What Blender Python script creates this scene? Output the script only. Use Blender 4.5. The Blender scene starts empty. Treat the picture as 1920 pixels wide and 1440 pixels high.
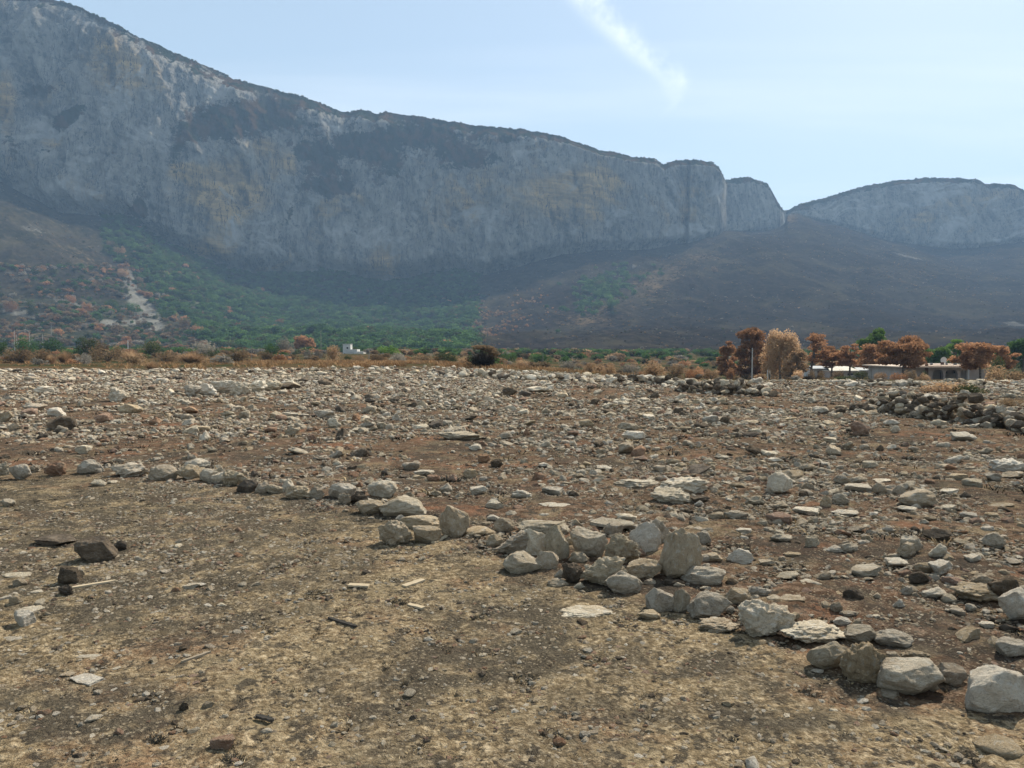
import bpy, math, random
import numpy as np
from mathutils import Vector, Matrix, Euler
random.seed(7)
R = np.random.RandomState(11)
SC = bpy.context.scene
COL = SC.collection

# ------------------------------------------------------------------ camera
F, CX, CY, YH, EYE = 1450.0, 960.0, 720.0, 652.0, 1.6      # focal length and horizon row, in pixels of the 1920x1440 photograph
PITCH = math.atan((CY - YH) / F)
cd = bpy.data.cameras.new('camera'); cam = bpy.data.objects.new('camera', cd); COL.objects.link(cam)
cd.sensor_width = 36.0; cd.lens = 36.0 * F / 1920.0
cd.clip_start = 0.05; cd.clip_end = 20000
cam.location = (0, 0, EYE); cam.rotation_euler = (math.pi / 2 - PITCH, 0, 0)
SC.camera = cam

# ------------------------------------------------------------------ light
SUN_AZ, SUN_EL = math.radians(34), math.radians(43)         # azimuth clockwise from the view direction (+Y)
SUN = Vector((math.sin(SUN_AZ) * math.cos(SUN_EL), math.cos(SUN_AZ) * math.cos(SUN_EL), math.sin(SUN_EL)))
ld = bpy.data.lights.new('sun', 'SUN'); sun = bpy.data.objects.new('sun', ld); COL.objects.link(sun)
ld.energy = 5.0; ld.angle = math.radians(0.55); ld.color = (1.0, 0.925, 0.81)
sun.rotation_euler = SUN.to_track_quat('Z', 'Y').to_euler(); sun.location = (0, 0, 50)

W = bpy.data.worlds.new('World'); SC.world = W; W.use_nodes = True
def world():
    nt = W.node_tree; N = nt.nodes; L = nt.links; N.clear()
    out = N.new('ShaderNodeOutputWorld'); bg = N.new('ShaderNodeBackground')
    sky = N.new('ShaderNodeTexSky'); sky.sky_type = 'NISHITA'; sky.sun_disc = False
    sky.sun_elevation = SUN_EL; sky.sun_rotation = SUN_AZ
    sky.air_density = 1.0; sky.dust_density = .7; sky.ozone_density = 1.6; sky.altitude = 0
    tc = N.new('ShaderNodeTexCoord')
    sep = N.new('ShaderNodeSeparateXYZ'); L.new(tc.outputs['Generated'], sep.inputs[0])
    def M(op, a, b=None, c=None, clamp=False):
        n = N.new('ShaderNodeMath'); n.operation = op; n.use_clamp = clamp
        for i, v in enumerate((a, b, c)):
            if v is None: continue
            if isinstance(v, (int, float)): n.inputs[i].default_value = v
            else: L.new(v, n.inputs[i])
        return n.outputs[0]
    # sky plane coordinates: direction projected on a cloud layer overhead
    zc = M('MAXIMUM', sep.outputs[2], 0.03)
    u = M('DIVIDE', sep.outputs[0], zc); v = M('DIVIDE', sep.outputs[1], zc)
    comb = N.new('ShaderNodeCombineXYZ'); L.new(u, comb.inputs[0]); L.new(v, comb.inputs[1])
    rot = N.new('ShaderNodeMapping'); rot.inputs['Rotation'].default_value = (0, 0, math.radians(-38)); rot.inputs['Scale'].default_value = (0.16, 0.8, 1)
    L.new(comb.outputs[0], rot.inputs[0])
    n1 = N.new('ShaderNodeTexNoise'); n1.inputs['Scale'].default_value = 1.0; n1.inputs['Detail'].default_value = 7; n1.inputs['Roughness'].default_value = .5; n1.inputs['Distortion'].default_value = .35
    L.new(rot.outputs[0], n1.inputs['Vector'])
    r1 = N.new('ShaderNodeMapRange'); r1.inputs[1].default_value = .40; r1.inputs[2].default_value = .72; r1.inputs[4].default_value = .46; r1.interpolation_type = 'SMOOTHSTEP'
    L.new(n1.outputs['Fac'], r1.inputs[0])
    # wisp of thin cloud: a curved streak in direction space (x/y against z/y)
    yy = M('MAXIMUM', sep.outputs[1], 0.05)
    a = M('DIVIDE', sep.outputs[0], yy); e = M('DIVIDE', sep.outputs[2], yy)
    nd = N.new('ShaderNodeTexNoise'); nd.inputs['Scale'].default_value = 26; nd.inputs['Detail'].default_value = 7; nd.inputs['Roughness'].default_value = .62
    L.new(tc.outputs['Generated'], nd.inputs['Vector'])
    # streak centre line a = f(e): from the top of the frame down to its lower end
    e0, e1 = PT(1250, 205)[1], PT(1085, -20)[1]
    fc = N.new('ShaderNodeFloatCurve'); cu = fc.mapping.curves[0]
    pts = [(1246, 212), (1262, 165), (1225, 115), (1168, 65), (1118, 15), (1085, -20), (1040, -60)]
    a_lo, a_hi = 0.0, 0.3
    dat = sorted(((PT(px, py)[1] - .25) / .35, (PT(px, py)[0] - a_lo) / (a_hi - a_lo)) for px, py in pts)
    while len(cu.points) < len(dat): cu.points.new(.5, .5)
    for p, (x, y) in zip(cu.points, dat): p.location = (x, y)
    fc.mapping.update()
    L.new(M('DIVIDE', M('SUBTRACT', e, .25), .35), fc.inputs['Value'])
    ac = M('ADD', M('MULTIPLY', fc.outputs[0], a_hi - a_lo), a_lo)
    ac = M('ADD', ac, M('MULTIPLY', M('SUBTRACT', nd.outputs['Fac'], .5), .045))
    dist = M('ABSOLUTE', M('SUBTRACT', a, ac))
    wd = N.new('ShaderNodeMapRange'); wd.interpolation_type = 'SMOOTHSTEP'; wd.inputs[1].default_value = e0 - .01; wd.inputs[2].default_value = e0 + .07; wd.inputs[3].default_value = .008; wd.inputs[4].default_value = .046; L.new(e, wd.inputs[0])
    wr = N.new('ShaderNodeMapRange'); wr.interpolation_type = 'SMOOTHERSTEP'; L.new(wd.outputs[0], wr.inputs[1])
    wr.inputs[2].default_value = 0.0; wr.inputs[3].default_value = 0; wr.inputs[4].default_value = 1
    L.new(dist, wr.inputs[0])
    lo = N.new('ShaderNodeMapRange'); lo.interpolation_type = 'SMOOTHSTEP'; lo.inputs[1].default_value = e0 - .02; lo.inputs[2].default_value = e0 + .07
    L.new(e, lo.inputs[0])
    tex = N.new('ShaderNodeMapRange'); tex.inputs[1].default_value = .34; tex.inputs[2].default_value = .74; tex.inputs[3].default_value = .0; tex.inputs[4].default_value = 1
    L.new(nd.outputs['Fac'], tex.inputs[0])
    front = M('GREATER_THAN', sep.outputs[1], .1)
    st = M('MULTIPLY', M('MULTIPLY', M('MULTIPLY', wr.outputs[0], lo.outputs[0]), tex.outputs[0]), M('MULTIPLY', front, .58))
    # soft veil of very high haze, thicker towards the horizon
    vz = N.new('ShaderNodeMapRange'); vz.inputs[1].default_value = .0; vz.inputs[2].default_value = .7; vz.inputs[3].default_value = .46; vz.inputs[4].default_value = .28
    L.new(sep.outputs[2], vz.inputs[0])
    fac = vz.outputs[0]
    mix = N.new('ShaderNodeMix'); mix.data_type = 'RGBA'
    L.new(fac, mix.inputs[0]); L.new(sky.outputs[0], mix.inputs[6]); mix.inputs[7].default_value = CLOUD
    mx1 = N.new('ShaderNodeMix'); mx1.data_type = 'RGBA'; L.new(r1.outputs[0], mx1.inputs[0]); L.new(mix.outputs[2], mx1.inputs[6]); mx1.inputs[7].default_value = (10.5, 10.7, 10.7, 1)
    mx2 = N.new('ShaderNodeMix'); mx2.data_type = 'RGBA'; L.new(st, mx2.inputs[0]); L.new(mx1.outputs[2], mx2.inputs[6]); mx2.inputs[7].default_value = (13.5, 13.5, 12.6, 1)
    L.new(mx2.outputs[2], bg.inputs['Color']); bg.inputs['Strength'].default_value = 0.08
    L.new(bg.outputs[0], out.inputs[0])
CLOUD = (7.2, 8.6, 8.9, 1)
def PT(px, py):
    """pixel of the photograph -> (X/Y, Z/Y) of its ray in the world."""
    u = (px - CX) / F; v = (CY - py) / F
    y = math.cos(PITCH) + v * math.sin(PITCH); z = -math.sin(PITCH) + v * math.cos(PITCH)
    return u / y, z / y
def PX(x, y, z):
    """world -> pixel (arrays)."""
    dz = z - EYE
    d = y * math.cos(PITCH) - dz * math.sin(PITCH); up = y * math.sin(PITCH) + dz * math.cos(PITCH)
    d = np.maximum(d, 1e-3)
    return CX + F * x / d, CY - F * up / d
world()
SC.view_settings.view_transform = 'Standard'; SC.view_settings.look = 'None'
SC.view_settings.gamma = 1; SC.view_settings.exposure = 0.74; SC.view_settings.use_curve_mapping = False
SC.render.engine = 'CYCLES'
SC.cycles.use_denoising = True; SC.cycles.max_bounces = 6; SC.cycles.diffuse_bounces = 3; SC.cycles.glossy_bounces = 1
SC.cycles.transparent_max_bounces = 12; SC.cycles.volume_bounces = 0; SC.cycles.transmission_bounces = 1

# ------------------------------------------------------------------ helpers
_perm = np.random.RandomState(5).permutation(256); _perm = np.concatenate([_perm, _perm])
_g = np.random.RandomState(6).normal(size=(256, 3)); _g /= np.linalg.norm(_g, axis=1)[:, None]
_g = _g.astype(np.float32)
def perlin(x, y, z):
    x = np.asarray(x, np.float32); y = np.asarray(y, np.float32) + 0 * x; z = np.asarray(z, np.float32) + 0 * x
    xf = np.floor(x); yf = np.floor(y); zf = np.floor(z)
    xi = xf.astype(np.int32) & 255; yi = yf.astype(np.int32) & 255; zi = zf.astype(np.int32) & 255
    x = x - xf; y = y - yf; z = z - zf
    u = x * x * x * (x * (x * 6 - 15) + 10); v = y * y * y * (y * (y * 6 - 15) + 10); w = z * z * z * (z * (z * 6 - 15) + 10)
    out = 0
    for dx in (0, 1):
        for dy in (0, 1):
            for dz in (0, 1):
                h = _perm[_perm[_perm[(xi + dx) & 255] + ((yi + dy) & 255)] + ((zi + dz) & 255)]
                g = _g[h]
                wt = (u if dx else 1 - u) * (v if dy else 1 - v) * (w if dz else 1 - w)
                out = out + wt * (g[..., 0] * (x - dx) + g[..., 1] * (y - dy) + g[..., 2] * (z - dz))
    return out * 1.6
def fbm(x, y, z=0., o=4, g=.5):
    s = 0; a = 1; f = 1; t = 0
    for i in range(o):
        s = s + a * perlin(x * f + 17.3 * i, y * f + 9.1 * i, z * f + 3.7 * i); t += a; a *= g; f *= 2.03
    return s / t
def ridged(x, y, z=0., o=4):
    s = 0; a = 1; f = 1; t = 0
    for i in range(o):
        s = s + a * (1 - 2 * np.abs(perlin(x * f + 31.7 * i, y * f + 5.9 * i, z * f + 13.7 * i))); t += a; a *= .5; f *= 2.07
    return s / t
def smooth(a, b, x):
    t = np.clip((x - a) / (b - a), 0, 1); return t * t * (3 - 2 * t)
def gauss(px, py, cx, cy, sx, sy, ang=0):
    c, s = math.cos(ang), math.sin(ang); dx = px - cx; dy = py - cy
    return np.exp(-(((c * dx + s * dy) / sx) ** 2 + ((-s * dx + c * dy) / sy) ** 2))
def mesh_np(name, V, Fc, mats=(), smoothed=True, attrs=None):
    """V (n,3), Fc (m,k) with constant k."""
    V = np.asarray(V, np.float32); Fc = np.asarray(Fc, np.int32); k = Fc.shape[1]
    me = bpy.data.meshes.new(name); me.vertices.add(len(V)); me.vertices.foreach_set('co', V.ravel())
    me.loops.add(Fc.size); me.loops.foreach_set('vertex_index', Fc.ravel())
    me.polygons.add(len(Fc)); me.polygons.foreach_set('loop_start', np.arange(0, Fc.size, k, dtype=np.int32))
    me.polygons.foreach_set('loop_total', np.full(len(Fc), k, np.int32))
    me.polygons.foreach_set('use_smooth', np.full(len(Fc), smoothed, bool))
    for m in mats: me.materials.append(m)
    for an, av in (attrs or {}).items():
        at = me.attributes.new(an, 'FLOAT', 'POINT'); at.data.foreach_set('value', np.asarray(av, np.float32).ravel())
    me.update(calc_edges=True); return me
def link(name, me, parent=None, label=None, cat=None, group=None, kind=None, loc=None):
    o = bpy.data.objects.new(name, me); COL.objects.link(o)
    if parent: o.parent = parent
    if loc is not None: o.location = loc
    tag(o, label, cat, group, kind); return o
def tag(o, label=None, cat=None, group=None, kind=None):
    for k, v in (('label', label), ('category', cat), ('group', group), ('kind', kind)):
        if v: o[k] = v
    return o
def grid_faces(nr, nc):
    i = np.arange(nr * nc).reshape(nr, nc)
    return np.stack([i[:-1, :-1], i[:-1, 1:], i[1:, 1:], i[1:, :-1]], -1).reshape(-1, 4)

class NB:
    """small node-building helper for materials."""
    def __init__(s, name):
        s.m = bpy.data.materials.new(name); s.m.use_nodes = True; s.nt = s.m.node_tree; s.N = s.nt.nodes; s.L = s.nt.links
        s.b = s.N['Principled BSDF']; s.b.inputs['Roughness'].default_value = .95; s.b.inputs['Specular IOR Level'].default_value = .0
    def setin(s, sock, v):
        if v is None: return
        if isinstance(v, bpy.types.NodeSocket): s.L.new(v, sock)
        elif isinstance(v, (tuple, list)) and sock.type == 'RGBA': sock.default_value = tuple(v) + ((1,) if len(v) == 3 else ())
        else: sock.default_value = v
    def coord(s, which='Object'):
        return s.N.new('ShaderNodeTexCoord').outputs[which]
    def pos(s): return s.N.new('ShaderNodeNewGeometry').outputs['Position']
    def mp(s, vec, scale=(1, 1, 1), rot=(0, 0, 0), loc=(0, 0, 0)):
        n = s.N.new('ShaderNodeMapping'); s.L.new(vec, n.inputs[0]); n.inputs['Scale'].default_value = scale; n.inputs['Rotation'].default_value = rot; n.inputs['Location'].default_value = loc
        return n.outputs[0]
    def noise(s, vec, scale, detail=5, rough=.55, dist=0., out='Fac'):
        n = s.N.new('ShaderNodeTexNoise'); s.L.new(vec, n.inputs['Vector']); n.inputs['Scale'].default_value = scale
        n.inputs['Detail'].default_value = detail; n.inputs['Roughness'].default_value = rough; n.inputs['Distortion'].default_value = dist; return n.outputs[out]
    def voro(s, vec, scale, feature='F1', out='Distance'):
        n = s.N.new('ShaderNodeTexVoronoi'); s.L.new(vec, n.inputs['Vector']); n.inputs['Scale'].default_value = scale; n.feature = feature; return n.outputs[out]
    def rng(s, v, a, b, c=0., d=1., sm=True):
        n = s.N.new('ShaderNodeMapRange'); s.setin(n.inputs[0], v)
        for i, q in enumerate((a, b, c, d)): s.setin(n.inputs[i + 1], q)
        if sm: n.interpolation_type = 'SMOOTHSTEP'
        return n.outputs[0]
    def mix(s, f, a, b, mode='MIX'):
        n = s.N.new('ShaderNodeMix'); n.data_type = 'RGBA'; n.blend_type = mode; s.setin(n.inputs[0], f); s.setin(n.inputs[6], a); s.setin(n.inputs[7], b); return n.outputs[2]
    def math(s, op, a, b=None, c=None, clamp=False):
        n = s.N.new('ShaderNodeMath'); n.operation = op; n.use_clamp = clamp
        for i, v in enumerate((a, b, c)): s.setin(n.inputs[i], v) if v is not None else None
        return n.outputs[0]
    def attr(s, name):
        n = s.N.new('ShaderNodeAttribute'); n.attribute_name = name; return n.outputs['Fac']
    def rand(s): return s.N.new('ShaderNodeObjectInfo').outputs['Random']
    def ramp(s, f, stops):
        n = s.N.new('ShaderNodeValToRGB'); s.setin(n.inputs[0], f); e = n.color_ramp.elements
        while len(e) < len(stops): e.new(.5)
        for el, (p, c) in zip(e, stops): el.position = p; el.color = tuple(c) + (1,)
        return n.outputs[0]
    def bump(s, h, strength=.5, dist=.02, prev=None):
        n = s.N.new('ShaderNodeBump'); s.L.new(h, n.inputs['Height']); n.inputs['Strength'].default_value = strength; n.inputs['Distance'].default_value = dist
        if prev is not None: s.L.new(prev, n.inputs['Normal'])
        return n.outputs[0]
    def done(s, col, normal=None):
        s.setin(s.b.inputs['Base Color'], col)
        if normal is not None: s.L.new(normal, s.b.inputs['Normal'])
        return s.m

# ------------------------------------------------------------------ ground shape
def interp_px(tab, px): 
    t = np.array(tab, float); return np.interp(px, t[:, 0], t[:, 1])
ROWLINE = [(-900, 880), (0, 892), (200, 897), (460, 922), (700, 965), (850, 1010), (960, 1060), (1120, 1105), (1250, 1140), (1400, 1190), (1560, 1245), (1700, 1300), (1920, 1345), (2400, 1420)]
def ground_z(x, y, fine=True):
    x = np.asarray(x, float); y = np.asarray(y, float)
    ys = np.maximum(y, 4.0); a = x / ys
    right = smooth(-.15, .28, a)
    y0 = 58 - 22 * right
    z120 = -.0 - 3.3 * right
    t = np.clip((y - y0) / (120 - y0), 0, 1)
    z = z120 * t
    z = z + np.where(y > 120, (-1.0 - z120) * smooth(120, 470, y), 0)
    z = z + .30 * (1 - .8 * right) * fbm(x / 42, y / 42, 1.3, 3) * smooth(14, 60, y)
    z = z + .05 * fbm(x / 3.1, y / 3.1, 4.3, 3) * smooth(2, 9, y)
    if fine: z = z + .012 * fbm(x / .45, y / .45, 2.2, 4)
    return z
def on_ground(px, py):
    """point where the ray through a pixel meets the near ground."""
    a, e = PT(px, py); Y = 30.
    lo, hi = 1., 140.
    for _ in range(40):
        m = (lo + hi) / 2
        if EYE + e * m > float(ground_z(a * m, m)): lo = m
        else: hi = m
    return Vector((a * lo, lo, float(ground_z(a * lo, lo))))

# ------------------------------------------------------------------ ground sheet (field and plain)
def make_ground():
    nr, nc = 620, 700
    w = np.geomspace(1.3, 473, nr); a = np.linspace(-1, 1, nc); a = np.sign(a) * np.abs(a) ** 1.15 * 1.5
    a *= 1
    Y = (w - 2.0)[:, None] + 0 * a[None, :]; X = a[None, :] * w[:, None]
    Z = ground_z(X, Y)
    px, py = PX(X, Y, Z)
    inside = smooth(-14, 14, py - np.interp(px, *np.array(ROWLINE).T) + 22 * fbm(X / 1.3, Y / 1.3, 0, 3))
    inside = np.where(Y < 1.5, 1, inside)
    gr = fbm(X / .05, Y / .05, .5, 2)
    Z = Z + (.009 * gr + .012 * np.maximum(0, fbm(X / .028, Y / .028, 8.5, 2)) + .014 * ridged(X / .21, Y / .21, .5, 3)) * (1 - smooth(5, 20, Y))
    Z = Z + .05 * (1 - inside) * fbm(X / .8, Y / .8, 9., 3) * (1 - smooth(25, 50, Y))
    burnt = gauss(px, py, 300, 960, 420, 45) + gauss(px, py, 150, 1080, 260, 60) + .9 * gauss(px, py, 960, 1210, 170, 60) + .9 * gauss(px, py, 130, 1340, 230, 60) + gauss(px, py, 1500, 1330, 260, 45) + .7 * gauss(px, py, 1300, 1250, 160, 30)
    far = smooth(52, 66, Y + 19 * smooth(-.15, .28, X / np.maximum(Y, 4)))
    me = mesh_np('ground', np.stack([X, Y, Z], -1).reshape(-1, 3), grid_faces(nr, nc)[:, ::-1] if False else grid_faces(nr, nc), (ground_mat(),), attrs={'inside': inside, 'far': far, 'burnt': np.clip(burnt, 0, 1.2)})
    link('ground', me, kind='structure', label='burnt stony field of brown soil reaching to the shrubs')
    # the ground behind and beside the camera
    V = []; nx = 60
    e = np.stack([X[0], Y[0], Z[0]], -1)
    sk = np.stack([np.linspace(-500, 500, nc), np.full(nc, -300.), np.full(nc, -.5)], -1)
    me = mesh_np('ground_behind', np.concatenate([e, sk]), grid_faces(2, nc)[:, ::-1], (me.materials[0],), attrs={'inside': np.ones(2 * nc), 'far': np.zeros(2 * nc)})
    link('ground_behind', me, kind='structure', label='field behind the viewer')
def ground_mat():
    b = NB('field_soil'); p = b.pos()
    tan = b.ramp(b.noise(p, 26, 6, .65), [(.30, (.08, .058, .036)), (.5, (.245, .182, .105)), (.68, (.53, .42, .27))])
    brown = b.ramp(b.noise(p, 9, 7, .65), [(.3, (.045, .028, .018)), (.5, (.125, .080, .052)), (.7, (.27, .19, .13))])
    red = b.mix(b.noise(p, 14, 5), (.14, .06, .032), (.33, .175, .105))
    straw = b.mix(b.noise(b.mp(p, (1, 1, 1)), 30, 5, .7), (.08, .06, .036), (.43, .34, .205))
    char = b.mix(b.noise(p, 40, 5, .7), (.018, .018, .016), (.085, .076, .062))
    crumb = b.rng(b.noise(p, 34, 3, .75), .54, .62)
    ins = b.attr('inside')
    base = b.mix(ins, brown, tan)
    base = b.mix(b.math('MULTIPLY', b.rng(b.noise(p, .9, 5, .6), .52, .66), b.rng(ins, 0, 1, .75, .45)), base, red)
    base = b.mix(b.math('MULTIPLY', b.rng(b.noise(p, 1.9, 6, .7, .3), .5, .62), .6), base, straw)
    # burnt patches: big soft ones and small tufts
    n1 = b.noise(p, .55, 6, .62, .4); n2 = b.noise(p, 3.4, 6, .7); n3 = b.noise(p, 8.5, 5, .7)
    burn = b.math('MAXIMUM', b.math('MULTIPLY', b.rng(b.math('ADD', n1, b.math('MULTIPLY', b.attr('burnt'), .26)), .47, .60), b.rng(n2, .36, .54)), b.math('MULTIPLY', b.rng(n3, .50, .58), b.rng(n2, .38, .50)))
    base = b.mix(b.math('MULTIPLY', burn, .80), base, char)
    base = b.mix(b.math('MULTIPLY', crumb, .62), base, (.05, .04, .03))
    # pale grit
    grit = b.math('MULTIPLY', b.rng(b.voro(p, 42), .34, .2), b.rng(b.noise(p, 2.6, 5, .7), .38, .55))
    base = b.mix(b.math('MULTIPLY', grit, .5), base, (.42, .34, .23))
    dry = b.mix(b.rng(b.noise(p, .09, 8, .7), .42, .58), (.10, .065, .035), (.035, .042, .02))
    base = b.mix(b.attr('far'), base, dry)
    h = b.math('ADD', b.noise(p, 60, 4, .7), b.math('MULTIPLY', b.noise(p, 12, 5, .7), 1.6))
    return b.done(base, b.bump(h, .9, .03))
# ------------------------------------------------------------------ the mountain: cliff wall, slopes below it
SKY = [(-1400, 60), (-700, -40), (-300, -110), (-100, -45), (0, -6), (60, 0), (115, 7), (160, 22), (205, 42), (250, 68), (300, 90), (350, 112), (400, 132), (440, 152), (480, 163), (520, 173), (570, 185), (610, 200), (640, 213), (655, 216), (680, 210), (703, 216), (712, 219), (724, 214), (790, 222), (850, 231), (905, 240), (960, 245), (1000, 249), (1040, 256), (1080, 270), (1120, 283), (1180, 296), (1230, 301), (1243, 311), (1250, 308), (1262, 303), (1300, 302), (1335, 307), (1348, 317), (1355, 330), (1358, 340), (1372, 336), (1400, 332), (1415, 338), (1438, 345), (1446, 358), (1458, 380), (1469, 396), (1477, 395), (1488, 388), (1500, 383), (1530, 376), (1560, 368), (1600, 356), (1640, 347), (1680, 340), (1740, 335), (1800, 336), (1832, 338), (1845, 346), (1870, 346), (1898, 347), (1910, 353), (1925, 362), (2000, 372), (2300, 400), (2900, 430), (3500, 450)]
BASE = [(-1400, 420), (-700, 330), (-100, 315), (0, 338), (60, 372), (110, 398), (200, 406), (255, 408), (290, 440), (330, 462), (380, 480), (440, 508), (500, 516), (560, 516), (600, 506), (650, 515), (700, 530), (770, 529), (810, 512), (860, 505), (900, 520), (960, 506), (1010, 488), (1060, 476), (1130, 470), (1200, 466), (1280, 457), (1340, 446), (1356, 436), (1360, 434), (1410, 436), (1445, 436), (1462, 432), (1471, 424), (1476, 402), (1490, 400), (1510, 408), (1560, 420), (1600, 432), (1660, 450), (1720, 462), (1780, 470), (1830, 468), (1880, 460), (1920, 455), (2300, 470), (3500, 520)]
DB = [(-1400, 1050), (-100, 980), (0, 1000), (110, 1030), (260, 1040), (300, 1075), (440, 1130), (560, 1190), (640, 1240), (860, 1270), (1000, 1300), (1130, 1340), (1200, 1370), (1300, 1420), (1345, 1455), (1355, 1475), (1359, 1600), (1400, 1620), (1462, 1660), (1472, 1760), (1490, 1740), (1600, 1690), (1780, 1620), (1920, 1560), (2300, 1500), (3500, 1400)]
SETB = [(-1400, .16), (0, .16), (300, .18), (420, .26), (560, .26), (640, .30), (760, .30), (900, .24), (1000, .18), (1200, .15), (1340, .14), (1360, .25), (1440, .35), (1466, .3), (1480, 1.2), (1500, .9), (1600, .5), (1800, .35), (3500, .35)]
#   px : rows of (distance, row in the photograph) from the plain up to the foot of the cliff
TAL = {
    -1400: ((440, 655), (600, 640), (760, 560), (900, 480)),
    -100: ((440, 655), (590, 605), (720, 520), (860, 395)),
    0: ((440, 655), (590, 608), (720, 530), (870, 410)),
    100: ((440, 655), (590, 612), (730, 545), (900, 455)),
    200: ((440, 655), (600, 622), (740, 560), (920, 490)),
    300: ((440, 655), (610, 636), (760, 580), (950, 500)),
    420: ((440, 656), (640, 643), (820, 605), (1020, 545)),
    560: ((440, 657), (660, 648), (860, 625), (1060, 575)),
    740: ((440, 658), (680, 652), (880, 633), (1090, 590)),
    900: ((440, 659), (690, 650), (880, 622), (1110, 570)),
    1010: ((440, 660), (690, 646), (880, 608), (1120, 545)),
    1120: ((440, 661), (700, 642), (880, 598), (1150, 525)),
    1240: ((440, 662), (700, 640), (880, 592), (1180, 510)),
    1350: ((440, 662), (700, 638), (900, 582), (1220, 480)),
    1420: ((440, 662), (700, 636), (920, 572), (1300, 468)),
    1480: ((440, 663), (700, 636), (940, 562), (1380, 448)),
    1600: ((440, 663), (700, 636), (940, 570), (1330, 478)),
    1760: ((440, 663), (700, 638), (920, 588), (1270, 520)),
    1920: ((440, 663), (700, 640), (900, 600), (1220, 530)),
    3500: ((440, 663), (700, 640), (900, 600), (1150, 560)),
}
def table_az(tab):
    """(px, py) table -> (a, e) arrays."""
    q = np.array([PT(px, py) for px, py in tab]); return q[:, 0], q[:, 1]
def sm1(v, k):
    kern = np.exp(-.5 * (np.arange(-3 * k, 3 * k + 1) / k) ** 2); kern /= kern.sum()
    return np.convolve(np.pad(v, 3 * k, 'edge'), kern, 'valid')
A = np.concatenate([np.linspace(-1.35, -.74, 110)[:-1], np.linspace(-.74, .74, 1080), np.linspace(.74, 1.35, 110)[1:]])
NA = len(A)
def mountain_fields():
    ta, te = table_az(SKY); etop = np.interp(A, ta, te)
    ba, be = table_az(BASE); ebase = np.interp(A, ba, be)
    px_mid = A * F * 1.01 + CX
    db = np.interp(px_mid, *np.array(DB, float).T); db = np.where(px_mid < 1290, sm1(db, 30), sm1(db, 1))
    sb = np.interp(px_mid, *np.array(SETB, float).T)
    return etop, ebase, db, sb
ETOP, EBASE, DBASE, SB = mountain_fields()
def hillside_surface():
    ks = sorted(TAL); n = 4
    Yk = []; Zk = []
    for k in range(n):
        aa = [PT(px, TAL[px][k][1])[0] for px in ks]; yy = [TAL[px][k][0] for px in ks]; zz = [EYE + PT(px, TAL[px][k][1])[1] * TAL[px][k][0] for px in ks]
        Yk.append(sm1(np.interp(A, aa, yy), 22)); Zk.append(sm1(np.interp(A, aa, zz), 22))
    Zk[0] = np.full(NA, -1.2); Yk[0] = np.full(NA, 440.)
    dbs = sm1(DBASE, 22) + 8; eb = EBASE * .6 + .4 * sm1(EBASE, 8)
    Yk.append(dbs); Zk.append(EYE + eb * dbs)
    Yk = np.array(Yk); Zk = np.array(Zk)
    nr = 210
    s = np.linspace(0, n, nr); i = np.minimum(s.astype(int), n - 1); t = (s - i)[:, None]
    def cr(P):
        P = np.concatenate([(2 * P[:1] - P[1:2]), P, (2 * P[-1:] - P[-2:-1])]); P0, P1, P2, P3 = P[i], P[i + 1], P[i + 2], P[i + 3]
        return .5 * (2 * P1 + (P2 - P0) * t + (2 * P0 - 5 * P1 + 4 * P2 - P3) * t * t + (3 * P1 - P0 - 3 * P2 + P3) * t ** 3)
    lin = lambda P: P[i] * (1 - t) + P[i + 1] * t
    Y = lin(Yk); Z = cr(Zk)
    X = A[None] * Y
    amp = smooth(450, 620, Y) * (1 - smooth(3.55, 4, s)[:, None] * .6)
    Z = Z + amp * (20 * ridged(X / 190, Y / 300, 3., 4) * .7 + 3.5 * ridged((X + .4 * Y) / 45, Y / 160, 5., 3) + 2.2 * fbm(X / 26, Y / 26, 8., 4) + .9 * ridged(X / 9, Y / 9, 2., 2)) - 2 * amp
    return X, Y, Z
def sm_rows(M_, k):
    kern = np.exp(-.5 * (np.arange(-2 * k, 2 * k + 1) / k) ** 2); kern /= kern.sum()
    P_ = np.pad(M_, ((2 * k, 2 * k), (0, 0)), 'edge'); return sum(kern[i] * P_[i:i + M_.shape[0]] for i in range(len(kern)))
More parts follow.
